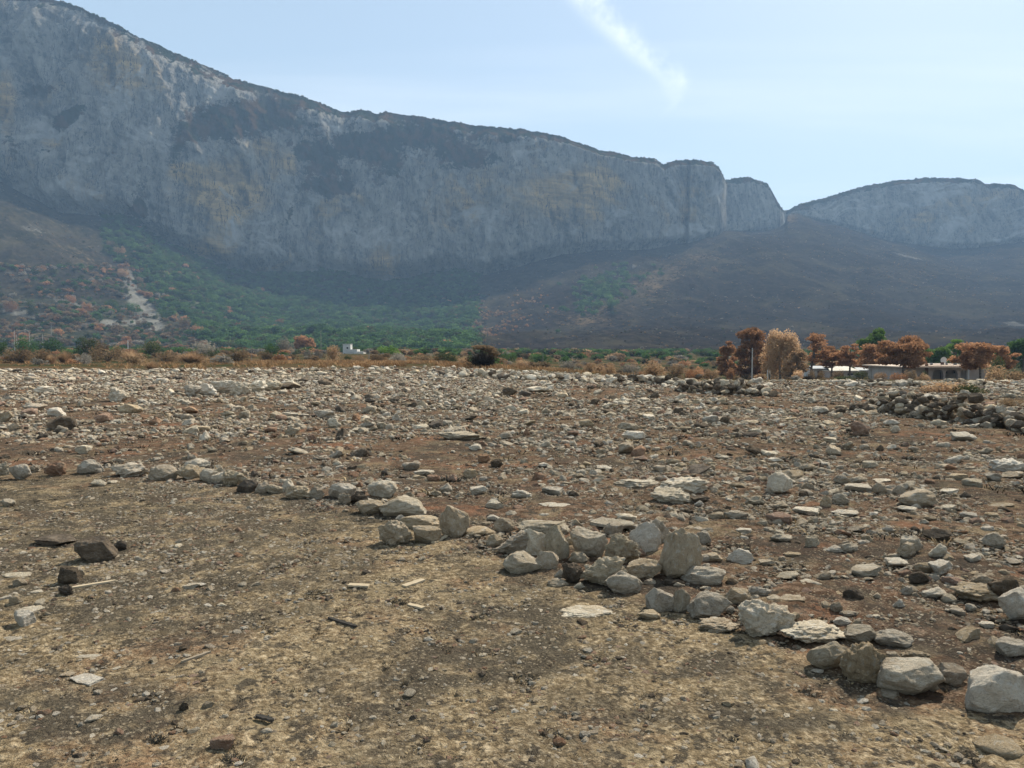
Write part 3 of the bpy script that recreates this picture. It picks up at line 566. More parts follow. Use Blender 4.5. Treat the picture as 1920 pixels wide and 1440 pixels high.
# named stones of the curved row and the heap: left, right, top, bottom (photograph pixels), tone, kind, label
ROW = [
 (-8, 18, 867, 894, 'g', 'lumpy', 'grey stone cut by the left edge of the photo, first of the curved row'),
 (20, 56, 871, 901, 'g', 'block', 'faceted grey stone at the left end of the row, beside the edge stone'),
 (52, 74, 871, 888, 'b', 'lumpy', 'small beige stone tucked behind the second stone of the row'),
 (85, 122, 866, 894, 'r', 'lumpy', 'brown knobbly stone standing alone near the left end of the row'),
 (147, 191, 862, 892, 'g', 'round', 'smooth squarish grey stone between brown knobbly stone and ribbed stone'),
 (214, 276, 867, 897, 'b', 'lumpy', 'long ribbed stone with a sooty left half in the curved row'),
 (280, 334, 871, 904, 'b', 'block', 'peaked beige stone right of the long ribbed stone'),
 (332, 373, 872, 902, 'b', 'block', 'notched beige stone propped against the peaked stone'),
 (346, 392, 860, 882, 'w', 'round', 'pale rounded stone rising behind the notched stone'),
 (374, 415, 879, 905, 'g', 'block', 'grey wedge stone right of the notched stone'),
 (396, 430, 886, 908, 'w', 'round', 'small pale egg-shaped stone in front of the grey wedge'),
 (417, 463, 882, 914, 'g', 'lumpy', 'grey pitted stone next to the pale egg-shaped stone'),
 (447, 482, 900, 926, 'd', 'block', 'dark stone with a white cap in the dip of the row'),
 (478, 507, 904, 928, 'b', 'block', 'beige block just right of the dark white-capped stone'),
 (497, 531, 908, 930, 'g', 'lumpy', 'rough grey stone touching the tall pale wedge on its left'),
 (526, 553, 899, 927, 'w', 'block', 'tall pale wedge stone standing in the middle of the row'),
 (536, 586, 910, 938, 'b', 'lumpy', 'long low beige stone below the tall pale wedge'),
 (580, 609, 914, 938, 'b', 'block', 'brown-edged stone closing the gap before the arched grey stone'),
 (616, 664, 906, 938, 'g', 'round', 'arched grey stone with smooth back in the row'),
 (635, 658, 925, 947, 'b', 'lumpy', 'small knobbly stone in front of the arched grey stone'),
 (655, 690, 921, 945, 'd', 'lumpy', 'sooty knobbly stone between the arched stone and the white block'),
 (692, 743, 902, 936, 'w', 'block', 'large white angular block behind the big smooth boulder'),
 (669, 722, 937, 967, 'b', 'block', 'beige wedge with a hollow left of the big smooth boulder'),
 (677, 706, 934, 944, 'w', 'slab', 'flat pale slab lying above the beige wedge'),
 (715, 797, 930, 972, 'g', 'round', 'big smooth grey boulder like a loaf in the middle of the row'),
 (712, 771, 975, 1025, 'b', 'lumpy', 'hunched beige boulder at the left foot of the heap'),
 (743, 762, 966, 984, 'w', 'block', 'small pale stone wedged behind the hunched beige boulder'),
 (755, 827, 965, 996, 'b', 'block', 'long two-peaked stone below the big smooth boulder'),
 (776, 826, 985, 1021, 'b', 'block', 'beige stone with a flat top in front of the two-peaked stone'),
 (826, 878, 949, 1010, 'b', 'round', 'upright rounded boulder with a pale cap, left of the bare gap'),
 (872, 930, 985, 1008, 'b', 'slab', 'low lumpy bedrock stone between upright boulder and large heap'),
 (911, 943, 1001, 1026, 'b', 'round', 'small round stone at the left end of the large heap'),
 (927, 964, 971, 1000, 'b', 'round', 'brown round stone behind the gap in the row'),
 (912, 944, 937, 958, 'w', 'round', 'pale domed stone above the brown round stone'),
 (914, 937, 965, 978, 'w', 'slab', 'little white slab left of the brown round stone'),
 (973, 1065, 974, 1008, 'g', 'block', 'broad grey rock at the back left of the large heap'),
 (929, 1016, 990, 1044, 'b', 'lumpy', 'long sloping beige boulder at the left end of the large heap'),
 (983, 1036, 992, 1047, 'w', 'block', 'pale boulder with an orange underside leaning on the left heap'),
 (1022, 1066, 988, 1054, 'g', 'block', 'tall grey split boulder right of the orange-bottomed boulder'),
 (1002, 1046, 1034, 1073, 'b', 'block', 'beige wedge stone standing below the tall split boulder'),
 (946, 1017, 1035, 1079, 'g', 'block', 'whitish broken block in front of the left heap'),
 (1071, 1137, 990, 1052, 'g', 'block', 'large flat-faced grey boulder in the centre of the heap'),
 (1110, 1184, 970, 997, 'g', 'slab', 'long low grey rock along the back of the heap'),
 (1133, 1168, 979, 1005, 'b', 'block', 'small sharp beige block leaning in front of the long low rock'),
 (1207, 1260, 971, 1023, 'g', 'lumpy', 'pitted grey boulder behind the pale V-shaped boulder'),
 (1136, 1198, 1001, 1062, 'g', 'lumpy', 'pitted dark grey boulder in the middle of the heap'),
 (1183, 1237, 981, 1043, 'w', 'block', 'pale V-shaped boulder with orange base, left of the tallest boulder'),
 (1238, 1313, 994, 1090, 'b', 'egg', 'tallest boulder, standing upright at the right end of the heap'),
 (1175, 1237, 1048, 1091, 'b', 'round', 'cracked rounded boulder at the foot of the tallest boulder'),
 (1067, 1104, 1035, 1062, 'g', 'round', 'small grey boulder under the flat-faced boulder'),
 (1055, 1094, 1056, 1097, 'd', 'lumpy', 'shaded brown stone at the lower left of the heap'),
 (1088, 1172, 1040, 1104, 'g', 'lumpy', 'knobbly grey boulder with a pointed top at the front of the heap'),
 (1136, 1203, 1070, 1118, 'g', 'round', 'rounded boulder at the very front of the heap'),
 (1281, 1358, 1061, 1101, 'g', 'block', 'low pale-topped rock right of the foot of the tallest boulder'),
 (1246, 1282, 1086, 1104, 'd', 'lumpy', 'small shaded stone below the tallest boulder'),
 (1214, 1273, 1104, 1153, 'g', 'block', 'cleft dark grey boulder just below the heap'),
 (1263, 1294, 1106, 1151, 'g', 'block', 'narrow grey boulder between two larger ones below the heap'),
 (1290, 1370, 1110, 1164, 'g', 'block', 'wide grey boulder with a sloping crest, right of the narrow one'),
 (1362, 1406, 1103, 1135, 'b', 'round', 'tan dome stone behind the white-crusted boulder'),
 (1028, 1065, 1085, 1104, 'b', 'round', 'small oval stone left of the heap foot'),
 (1306, 1332, 996, 1021, 'g', 'block', 'grey stone half hidden behind the tallest boulder'),
 (1386, 1488, 1124, 1202, 'w', 'lumpy', 'large white-crusted boulder, pitted, in the lower row'),
 (1464, 1583, 1165, 1215, 'w', 'lumpy', 'long craggy pale rock right of the white-crusted boulder'),
 (1517, 1593, 1203, 1262, 'g', 'round', 'kidney-shaped smooth boulder below the long craggy rock'),
 (1581, 1660, 1203, 1288, 'b', 'lumpy', 'tall lumpy boulder right of the kidney-shaped one'),
 (1581, 1643, 1171, 1211, 'g', 'block', 'flat-topped rock behind the tall lumpy boulder'),
 (1564, 1593, 1158, 1177, 'w', 'block', 'small white cap stone above the long craggy rock'),
 (1646, 1767, 1236, 1312, 'g', 'round', 'broad domed grey boulder second from the bottom right end'),
 (1641, 1711, 1182, 1219, 'g', 'block', 'smooth box-shaped stone behind the lower row'),
 (1688, 1741, 1218, 1246, 'b', 'lumpy', 'beige stones piece resting behind the broad domed boulder'),
 (1753, 1808, 1246, 1288, 'b', 'block', 'yellow-tan wedge beside the broad domed boulder'),
 (1808, 1924, 1248, 1342, 'w', 'round', 'last and biggest boulder of the row, bottom right corner'),
 (1866, 1924, 1197, 1237, 'g', 'block', 'grey boulder at the right edge above the biggest one'),
 (1875, 1935, 1105, 1166, 'w', 'block', 'white-topped boulder at the right edge of the photo'),
 (1852, 1914, 1080, 1132, 'd', 'block', 'tilted dark slab behind the white-topped edge boulder'),
 (1785, 1876, 1094, 1136, 'b', 'lumpy', 'long brown knobbly rock left of the tilted dark slab'),
 (1824, 1855, 1075, 1097, 'b', 'block', 'small pale stone above the long brown knobbly rock'),
 (150, 215, 1007, 1057, 'd', 'block', 'sooty block standing upright on the bare ground at left'),
 (72, 139, 1001, 1027, 'd', 'slab', 'flat dark brown slab left of the standing sooty block'),
 (212, 238, 1014, 1036, 'd', 'block', 'dark stone half hidden right of the standing sooty block'),
 (111, 151, 1064, 1098, 'd', 'round', 'round dark stone below the standing sooty block'),
 (136, 161, 1064, 1086, 'b', 'block', 'beige stone behind the round dark stone'),
 (111, 137, 1098, 1119, 'd', 'lumpy', 'little sooty stone at the end of the pale stick'),
 (398, 441, 1380, 1410, 'r', 'block', 'orange stone alone on the gravel at the bottom left'),
 (380, 401, 1315, 1331, 'b', 'block', 'small tan stone above the orange one'),
 (337, 353, 1318, 1337, 'd', 'block', 'small charred stone left of the small tan stone'),
 (1439, 1485, 887, 929, 'w', 'block', 'white leaning wedge stone standing out of the rubble at right'),
 (1687, 1756, 918, 953, 'b', 'round', 'tan humped boulder on the rubble band at right'),
 (1595, 1628, 791, 818, 'r', 'block', 'rust orange triangular stone standing in the far field'),
 (92, 143, 780, 809, 'd', 'round', 'dark domed boulder in the rubble at far left'),
 (1858, 1928, 859, 887, 'w', 'lumpy', 'big pale bedrock slab at the right edge of the field'),
 (1167, 1208, 808, 826, 'w', 'round', 'pale domed slab in the middle of the far field'),
 (1160, 1198, 792, 808, 'g', 'round', 'grey dome stone just behind the pale domed slab'),
 (203, 241, 727, 754, 'g', 'lumpy', 'rugged grey boulder in the far field at left'),
 (1733, 1783, 990, 1018, 'd', 'slab', 'dark smooth tilted stone in the rubble below the tan humped boulder'),
 (1838, 1913, 1386, 1426, 'b', 'slab', 'long tan stone half sunk in the bottom right corner'),
 (1309, 1385, 1160, 1190, 'b', 'lumpy', 'brownish crumbly rock half buried below the wide grey boulder'),
 (1197, 1237, 1145, 1166, 'b', 'round', 'buried brown mound stone below the cleft dark boulder'),
 (1154, 1237, 897, 917, 'w', 'lumpy', 'smooth pale bedrock slab above the heap'),
 (1231, 1328, 893, 929, 'w', 'lumpy', 'long pale bedrock hump right of the smooth slab'),
 (1223, 1302, 914, 945, 'w', 'lumpy', 'pale bedrock tongue sloping below the smooth slab'),
 (1035, 1146, 1134, 1161, 'w', 'lumpy', 'flat pale bedrock plate in front of the heap'),
 (978, 1023, 1141, 1150, 'w', 'slab', 'thin pale plate left of the flat bedrock plate'),
 (345, 378, 722, 745, 'g', 'lumpy', 'leftmost rock of the long crusty outcrop in the far field'),
 (370, 408, 719, 743, 'w', 'lumpy', 'second rock from the left of the long crusty outcrop'),
 (400, 440, 714, 739, 'w', 'lumpy', 'highest pale rock of the long crusty outcrop'),
 (432, 470, 717, 742, 'g', 'lumpy', 'grey pitted rock in the middle of the long crusty outcrop'),
 (462, 500, 714, 737, 'w', 'lumpy', 'pale rock right of the pitted one in the crusty outcrop'),
 (494, 528, 716, 734, 'g', 'lumpy', 'rightmost pale rock of the long crusty outcrop'),
 (523, 561, 718, 731, 'd', 'slab', 'dark flat rock at the right end of the crusty outcrop'),
]
MORE = """176 200 899 915 w s;200 219 901 909 w s;38 83 1135 1151 w s;29 65 1144 1179 w s;18 42 1115 1137 b b;0 20 1118 1130 w s;25 49 1085 1103 b b;0 57 1072 1086 w s;2 27 936 952 g r;0 20 989 997 d s;
132 197 1264 1287 w s;155 188 1341 1360 w s;146 158 1355 1367 w b;115 138 1262 1272 b s;5 46 1191 1204 w s;7 44 1215 1226 w s;369 395 1422 1431 w s;292 315 1400 1410 w s;150 205 1226 1236 w s;160 185 1235 1245 w s;176 191 1294 1306 w s;283 305 1430 1441 w b;
825 847 907 925 w b;897 920 852 870 r r;920 942 861 877 d b;840 856 890 906 r b;802 826 891 905 r r;777 810 881 894 w s;870 892 881 896 w r;882 914 912 929 w b;715 729 882 894 d b;667 680 905 916 r b;807 827 920 932 b b;
1012 1068 940 955 w s;960 996 918 936 w l;1017 1056 912 929 g s;1296 1330 930 944 d b;1302 1319 939 950 w b;1360 1400 957 978 g l;1314 1353 1035 1059 b s;1362 1408 1028 1059 w b;
1731 1774 1101 1124 w b;1704 1740 1071 1099 d r;1687 1710 1099 1118 g r;1582 1618 1104 1130 d r;1549 1584 1107 1122 b s;1558 1582 1129 1152 b b;1575 1609 1144 1158 b r;1459 1509 1116 1135 b s;1502 1541 1086 1103 w s;1528 1560 1069 1090 b b;1594 1650 1060 1085 g s;1404 1444 1099 1122 g l;1457 1496 1071 1090 g s;1674 1695 1124 1143 w b;1520 1543 1253 1266 w s;1605 1627 1310 1324 w s;1646 1687 1294 1312 b s;
1443 1483 998 1020 g s;1510 1534 1005 1032 g r;1571 1610 1017 1040 g r;1543 1580 1021 1040 w b;1679 1714 1017 1047 b r;1687 1725 1005 1042 g r;1739 1777 1019 1050 w b;1844 1882 998 1030 g r;1840 1865 986 1000 w r;1745 1786 1051 1079 w b;1717 1750 1054 1076 b b;1659 1701 1043 1065 w s;
1487 1535 950 967 w s;1557 1606 952 970 w s;1582 1630 906 924 w s;1591 1628 893 909 g r;1565 1592 890 910 g b;1629 1667 897 909 w s;1636 1660 906 928 b r;1671 1695 910 928 b b;1680 1716 947 962 w s;1763 1793 947 959 w s;1858 1897 942 955 b s;1538 1557 931 954 b b;1560 1590 924 948 g l;1779 1812 887 901 b s;1763 1796 917 927 w s;1771 1793 872 886 r r;1848 1877 887 904 g b;1877 1915 883 900 b s;1804 1839 897 916 g s;1617 1644 864 880 w r;
178 212 775 793 r b;92 120 765 782 w b;45 87 755 773 b s;68 100 725 738 w r;223 263 757 777 b b;280 300 783 798 r b;390 408 838 850 b b;577 592 815 828 r r;143 170 835 853 w s;0 24 773 793 b b;590 630 768 786 g l;613 640 785 805 w l;345 375 763 777 r s;
923 942 862 877 d b;980 993 805 819 r b;937 960 810 824 b b;1087 1113 787 802 b r;1117 1133 842 853 b r;1068 1082 827 838 w b;723 738 795 808 b b;867 893 778 789 d s;943 968 727 744 d l;987 1033 725 738 g s;973 997 733 746 d r;1218 1237 735 748 d b;823 903 808 827 g l;777 813 882 894 w s;870 893 880 898 b r;880 903 833 846 w b;
1507 1527 798 812 b r;1783 1828 809 828 w s;1657 1685 787 799 w r;1670 1687 798 812 w b;1702 1723 837 848 b r;1543 1568 820 831 w s;1818 1847 783 798 g b;1613 1633 833 846 b b;1642 1657 835 848 d b;1622 1643 865 878 r r;
58 86 1105 1115 w b;345 372 1094 1107 w s;366 388 1092 1101 w s;300 322 1068 1078 b s;322 339 1102 1114 r b;376 403 1130 1140 w s;408 425 1131 1140 w s;488 512 1366 1378 w b;1424 1452 1050 1062 b b;1470 1500 1035 1048 b s;1380 1408 990 1003 w s;1400 1432 930 948 g l;1330 1360 960 976 b b;1450 1478 940 955 b b;
1500 1530 870 884 b r;1440 1466 858 870 w s;1390 1415 875 888 b b;1340 1366 852 864 w s;1250 1275 860 872 b r;1190 1214 855 866 r b;1120 1146 872 884 w s;1075 1098 888 899 b b;1010 1034 868 879 w s;1370 1400 905 918 b b;1500 1524 905 920 b b;1420 1440 975 990 g b;1800 1830 960 976 w s;1730 1756 965 980 b b;1650 1676 985 1000 w b;1590 1620 985 1000 b s;1880 1915 1045 1062 b s;1810 1840 1040 1058 w b;1780 1806 1140 1156 b s;1056 1078 1006 1028 b b;1118 1138 1050 1070 w b;1164 1184 1038 1056 b b;1192 1212 1030 1050 r b;1040 1060 1068 1086 w b;1208 1230 1086 1102 b r;1076 1096 1092 1106 w b;1312 1334 1040 1058 g b;1016 1034 1052 1066 b b;1262 1284 1092 1106 g r;1358 1378 1136 1150 w b;1480 1500 1150 1166 b b;1596 1616 1160 1174 b b;1660 1684 1222 1240 b r;1742 1760 1282 1298 b b;1835 1862 1165 1180 w s"""
WALLS = []
def make_stones():
    for t in ROW: put_stone(*t[:6 - 1], label=t[6], kind=t[5], hero=True, seed=t[0] + 3 * t[3] + 11, group=None, sink=.5 if 'bedrock' in t[6] else .2)
    kk = {'b': 'block', 's': 'slab', 'r': 'round', 'l': 'lumpy'}
    for ln in MORE.replace('\n', '').split(';'):
        a = ln.split()
        if len(a) == 6: put_stone(*[float(q) for q in a[:4]], tone=a[4], kind=kk[a[5]])
MARKS = [(180, 1030, 'standing sooty block'), (245, 880, 'long ribbed stone'), (755, 950, 'big smooth loaf boulder'), (852, 980, 'upright capped boulder'), (1275, 1040, 'tallest boulder'), (1435, 1165, 'white-crusted boulder'), (1560, 1190, 'long craggy rock'), (1706, 1275, 'broad domed boulder'), (1865, 1295, 'biggest corner boulder'), (1461, 908, 'white leaning wedge'), (1720, 935, 'tan humped boulder'), (1611, 805, 'orange triangular stone'), (1187, 817, 'pale domed slab'), (435, 729, 'long crusty outcrop'), (117, 795, 'dark domed boulder'), (420, 1395, 'orange stone on the gravel'), (1280, 910, 'long pale bedrock hump'), (717, 920, 'white angular block'), (1758, 1004, 'dark smooth tilted stone'), (1830, 1115, 'brown knobbly rock'), (1090, 1148, 'flat bedrock plate'), (222, 740, 'rugged grey boulder'), (1890, 873, 'bedrock slab at the edge'), (540, 912, 'tall pale wedge in the row'), (1341, 1080, 'low pale-topped rock'), (1675, 1200, 'smooth box-shaped stone')]
def auto_labels():
    used = {o['label'] for o in SL if o['label']}
    shape = {'block': 'angular', 'slab': 'flat', 'round': 'rounded', 'lumpy': 'knobbly'}
    for o in SL:
        if o['label']: continue
        x, y = o['_px'], o['_py']; sz = 'small' if o['_w'] < 24 else ('medium' if o['_w'] < 40 else 'large')
        c = sorted(((math.hypot(x - mx, (y - my) * 1.6), mx, my, ph) for mx, my, ph in MARKS))[:7]
        done = False
        for sz in (sz, {'small': 'little', 'medium': 'fair-sized', 'large': 'big'}[sz]):
            for d, mx, my, ph in c:
                dx, dy = x - mx, y - my
                side = '' if abs(dx) < .5 * abs(dy) else ('left' if dx < 0 else 'right')
                ver = '' if abs(dy) < .35 * abs(dx) else ('above' if dy < 0 else 'below')
                pos = {('left', ''): 'to the left of', ('right', ''): 'to the right of', ('', 'above'): 'behind', ('', 'below'): 'in front of', ('left', 'above'): 'behind and left of', ('right', 'above'): 'behind and right of', ('left', 'below'): 'in front and left of', ('right', 'below'): 'in front and right of', ('', ''): 'beside'}[(side, ver)]
                near = 'close' if d < 70 else ('a little' if d < 160 else 'well')
                lab = f"{sz} {TW[o['_t']]} {shape[o['_k']]} stone lying {near} {pos} the {ph}"
                lab = lab.replace('close to the', 'close on the').replace('a little to', 'some way to').replace('well to', 'far to')
                if len(lab.split()) <= 16 and lab not in used: done = True; break
            if done: break
        o['label'] = lab; used.add(lab)
    for o in SL:
        for k in ('_px', '_py', '_w', '_h', '_t', '_k'): del o[k]

# ------------------------------------------------------------------ drystone walls: heaped stones, each its own part
WSH = {}
def wall_heap(path, width, height, n, size, label, seed, tones='ggbddg', tall=None):
    r = random.Random(seed)
    P = [on_ground(*p) for p in path]
    mid = P[len(P) // 2]
    root = bpy.data.objects.new('dry_stone_wall', None); COL.objects.link(root); root.location = mid
    tag(root, label, 'stone wall', 'tumbled dry stone walls in the field')
    seg = [(P[i + 1] - P[i]).length for i in range(len(P) - 1)]; tot = sum(seg)
    for k in range(n):
        s = r.random() * tot; i = 0
        while s > seg[i] and i < len(seg) - 1: s -= seg[i]; i += 1
        t = s / seg[i]; c = P[i].lerp(P[i + 1], t); d = (P[i + 1] - P[i]).normalized(); nrm = Vector((-d.y, d.x, 0))
        gt = (sum(seg[:i]) + s) / tot
        hh = height * (min(1, gt * 9, (1 - gt) * 5)) * (.9 + .12 * math.sin(gt * 17 + seed))
        w = r.uniform(-.5, .5); up = r.random() ** 1.3 * hh * (1 - abs(w) * 1.25)
        sz = size * r.choice((.6, .8, 1, 1, 1.3)) * r.uniform(.8, 1.2)
        key = (r.randrange(10), r.choice(tones))
        if key not in WSH:
            V, Fc = rock_shape(300 + key[0], 2, cuts=9, lo=.5, hi=.85, rough=.1); WSH[key] = mesh_np('wall_stone_shape', V - [0, 0, .5], Fc, (ST[key[1]],), False)
        o = bpy.data.objects.new('stone', WSH[key]); COL.objects.link(o); o.parent = root
        q = c + nrm * w * width
        o.location = Vector((q.x, q.y, float(ground_z(q.x, q.y, False)) + up + sz * .2)) - mid
        o.scale = (sz * r.uniform(.9, 1.5), sz * r.uniform(.8, 1.1), sz * r.uniform(.55, .8)); o.rotation_euler = (r.uniform(-.5, .5), r.uniform(-.5, .5), r.uniform(0, 6.28))
    WALLS.append([(p.x, p.y) for p in P]); return root
def make_walls():
    wall_heap([(1612, 768), (1680, 774), (1740, 782), (1800, 790), (1850, 797), (1900, 806), (1960, 812)], .8, .62, 290, .19, 'tumbled dark stone wall at the right, in front of the arcaded house', 3, 'gdddgb')
    wall_heap([(1290, 732), (1350, 738), (1410, 741), (1450, 742)], 1.1, .52, 170, .24, 'low dark heap of wall stones in front of the pale orange tree', 5, 'gdddgb')
    wall_heap([(1150, 716), (1210, 718), (1280, 722)], 1.0, .42, 100, .27, 'far low stone wall piece left of the dark wall heap', 6, 'gddg')
    wall_heap([(820, 704), (900, 708), (980, 713), (1060, 715), (1140, 716)], 1.2, .36, 150, .30, 'broken line of grey stones in front of the burnt bush', 8, 'ggdw')
    wall_heap([(1600, 722), (1680, 723), (1730, 724)], .8, .25, 70, .25, 'low line of stones before the trunks left of the arcaded house', 9, 'gdg')

# ------------------------------------------------------------------ instanced stuff (gravel, rubble, scrub nobody could count)
def scatter(name, pts, rot, scl, idx, objs, **tags):
    me = bpy.data.meshes.new(name); n = len(pts)
    me.vertices.add(n); me.vertices.foreach_set('co', np.asarray(pts, np.float32).ravel())
    for an, ty, key, d in (('rot', 'FLOAT_VECTOR', 'vector', rot), ('scl', 'FLOAT_VECTOR', 'vector', scl)):
        at = me.attributes.new(an, ty, 'POINT'); at.data.foreach_set(key, np.asarray(d, np.float32).ravel())
    at = me.attributes.new('pick', 'INT', 'POINT'); at.data.foreach_set('value', np.asarray(idx, np.int32))
    o = link(name, me, kind='stuff', **tags)
    c = bpy.data.collections.new(name + '_shapes')
    for ob in objs: c.objects.link(ob)
    ng = bpy.data.node_groups.new(name + '_nodes', 'GeometryNodeTree')
    ng.interface.new_socket('Geometry', in_out='INPUT', socket_type='NodeSocketGeometry'); ng.interface.new_socket('Geometry', in_out='OUTPUT', socket_type='NodeSocketGeometry')
    N, L = ng.nodes, ng.links
    gi = N.new('NodeGroupInput'); go = N.new('NodeGroupOutput'); ip = N.new('GeometryNodeInstanceOnPoints'); ci = N.new('GeometryNodeCollectionInfo')
    ci.inputs['Collection'].default_value = c; ci.inputs['Separate Children'].default_value = True; ci.inputs['Reset Children'].default_value = True
    def na(nm, ty):
        q = N.new('GeometryNodeInputNamedAttribute'); q.data_type = ty; q.inputs['Name'].default_value = nm; return q.outputs['Attribute']
    e2r = N.new('FunctionNodeEulerToRotation'); L.new(na('rot', 'FLOAT_VECTOR'), e2r.inputs[0])
    L.new(gi.outputs[0], ip.inputs['Points']); L.new(ci.outputs[0], ip.inputs['Instance']); ip.inputs['Pick Instance'].default_value = True
    L.new(na('pick', 'INT'), ip.inputs['Instance Index']); L.new(e2r.outputs[0], ip.inputs['Rotation']); L.new(na('scl', 'FLOAT_VECTOR'), ip.inputs['Scale'])
    L.new(ip.outputs[0], go.inputs[0])
    mod = o.modifiers.new('instances', 'NODES'); mod.node_group = ng
    return o
def src(name, me):
    return bpy.data.objects.new(name, me)
def fan_points(n, ymin, ymax, rs, amax=.80):
    Y = np.sqrt(rs.uniform(ymin ** 2, ymax ** 2, n)); a = rs.uniform(-amax, amax, n); return a * (Y + 2.2), Y
def inside_mask(X, Y):
    px, py = PX(X, Y, ground_z(X, Y, False)); return smooth(-12, 12, py - np.interp(px, *np.array(ROWLINE).T)), px, py
def clear_of_stones(X, Y, rad):
    ok = np.ones(len(X), bool)
    for sx, sy, sr in STONES:
        ok &= (X - sx) ** 2 + (Y - sy) ** 2 > (sr * .95 + rad * .3 + np.where(rad > .10, .9 * rad, 0)) ** 2
    return ok
def make_rubble():
    rs = np.random.RandomState(21)
    def shapes(sub, n, nm, flat=True, tones='gbwdr', **kw):
        out = []
        for t in tones:
            for k in range(n):
                V, Fc = rock_shape(500 + k * 13 + sub, sub, **kw); V = V - [0, 0, .32]
                out.append(src(f'{nm}_{t}{k:02d}', mesh_np(nm, V, Fc, (ST[t],), not flat)))
        return sorted(out, key=lambda o: o.name)
    rowp = np.array([(q.x, q.y) for q in (on_ground(px_, py_) for px_, py_ in ROWLINE[1:-1])])
    def lay(name, n, ymin, ymax, smin, smax, dens_in, dens_out, sh, ns, label, cat, hk=(.55, 1.05), patch=1.0, tw=(.26, .34, .15, .16, .09), pw=1.7):
        X, Y = fan_points(n, ymin, ymax, rs)
        ins, px, py = inside_mask(X, Y)
        rd = np.full(n, 9.)
        for (ax, ay), (bx, by) in zip(rowp[:-1], rowp[1:]):
            tt = np.clip(((X - ax) * (bx - ax) + (Y - ay) * (by - ay)) / ((bx - ax) ** 2 + (by - ay) ** 2), 0, 1); rd = np.minimum(rd, np.hypot(X - ax - tt * (bx - ax), Y - ay - tt * (by - ay)))
        dn = dens_out * (1 - ins) + dens_in * ins
        cl = fbm(X / 2.2, Y / 2.2, 3., 3) + .5 * fbm(X / 7, Y / 7, 7., 2)
        dn = dn * np.clip(.62 + patch * 1.9 * cl, .05, 1.6)
        dn = dn * (1 - .8 * (1 - ins) * np.exp(-((py - np.interp(px, [0, 500, 900, 1300, 1900], [850, 868, 880, 850, 830])) / 18) ** 2))      # barer strip of soil behind the row
        s = smin * (smax / smin) ** (rs.uniform(0, 1, n) ** pw)
        dn = np.where((s > .075) & (rd < .55), 0, dn)
        rr = smooth(-.15, .28, X / Y); lim = (60 - 20 * rr)
        keep = (rs.uniform(0, 1, n) < dn) & (Y < lim) & clear_of_stones(X, Y, s)
        X, Y, s = X[keep], Y[keep], s[keep]; m = len(X)
        Z = ground_z(X, Y)
        # tone order of the sorted shapes: b d g r w
        ti = rs.choice(5, m, p=np.array([tw[1], tw[3], tw[0], tw[4], tw[2]]) / sum(tw)); idx = ti * ns + rs.randint(0, ns, m)
        rot = np.stack([rs.uniform(-.35, .35, m), rs.uniform(-.35, .35, m), rs.uniform(0, 6.28, m)], -1)
        scl = np.stack([s * rs.uniform(.9, 1.35, m), s * rs.uniform(.8, 1.1, m), s * rs.uniform(hk[0], hk[1], m)], -1)
        scatter(name, np.stack([X, Y, Z], -1), rot, scl, idx, sh, label=label, cat=cat); return m
    fine = shapes(1, 4, 'chip', cuts=5, lo=.5, hi=.8, rough=.0)
    mid = shapes(2, 6, 'cobble', cuts=8, lo=.4, hi=.8, rough=.16, lump=.3)
    big = shapes(3, 7, 'rubble_stone', flat=False, cuts=10, lo=.45, hi=.8, rough=.26, lump=.5, pits=.16)
    n = [lay('gravel', 420000, 1.9, 11, .009, .040, .85, .8, fine, 4, 'fine pale gravel and stone chips strewn over the bare ground', 'gravel', (.3, .7), .8, (.16, .42, .18, .10, .14)),
         lay('pebbles', 85000, 2.0, 20, .025, .07, .16, .85, mid, 6, 'small broken stones scattered all over the near field', 'pebbles', (.35, .8), .9, (.2, .34, .24, .08, .14)),
         lay('rubble', 105000, 2.5, 48, .06, .13, .006, .85, mid, 6, 'fist-sized limestone rubble covering the field', 'rubble', (.4, .9), 1.1, (.22, .38, .13, .13, .14)),
         lay('stone_field', 32000, 5.5, 62, .11, .34, .0, .62, big, 7, 'larger limestone rubble strewn densely across the far field', 'rubble', (.38, .85), 1.5, (.24, .36, .14, .13, .13), 2.8)]
    # knobbly bedrock along the far edge of the field
    m = 900; X, Y = fan_points(m, 30, 60, rs); rr = smooth(-.15, .28, X / Y); e = 57 - 21 * rr; k = (Y < e) & (rs.uniform(0, 1, m) < np.clip(.15 + .85 * smooth(12, 0, e - Y), 0, 1)); X, Y = X[k], Y[k]; m = len(X)
    s = rs.uniform(.22, .55, m); Z = ground_z(X, Y)
    idx = rs.choice(5, m, p=[.12, .2, .38, .02, .28]) * 7 + rs.randint(0, 7, m)
    scatter('bedrock_knobs', np.stack([X, Y, Z], -1), np.stack([rs.uniform(-.2, .2, m), rs.uniform(-.2, .2, m), rs.uniform(0, 6.28, m)], -1), np.stack([s * 1.3, s, s * rs.uniform(.4, .8, m)], -1), idx, big, label='weathered grey bedrock knobs along the far edge of the field', cat='rocks')
    print('rubble', n)
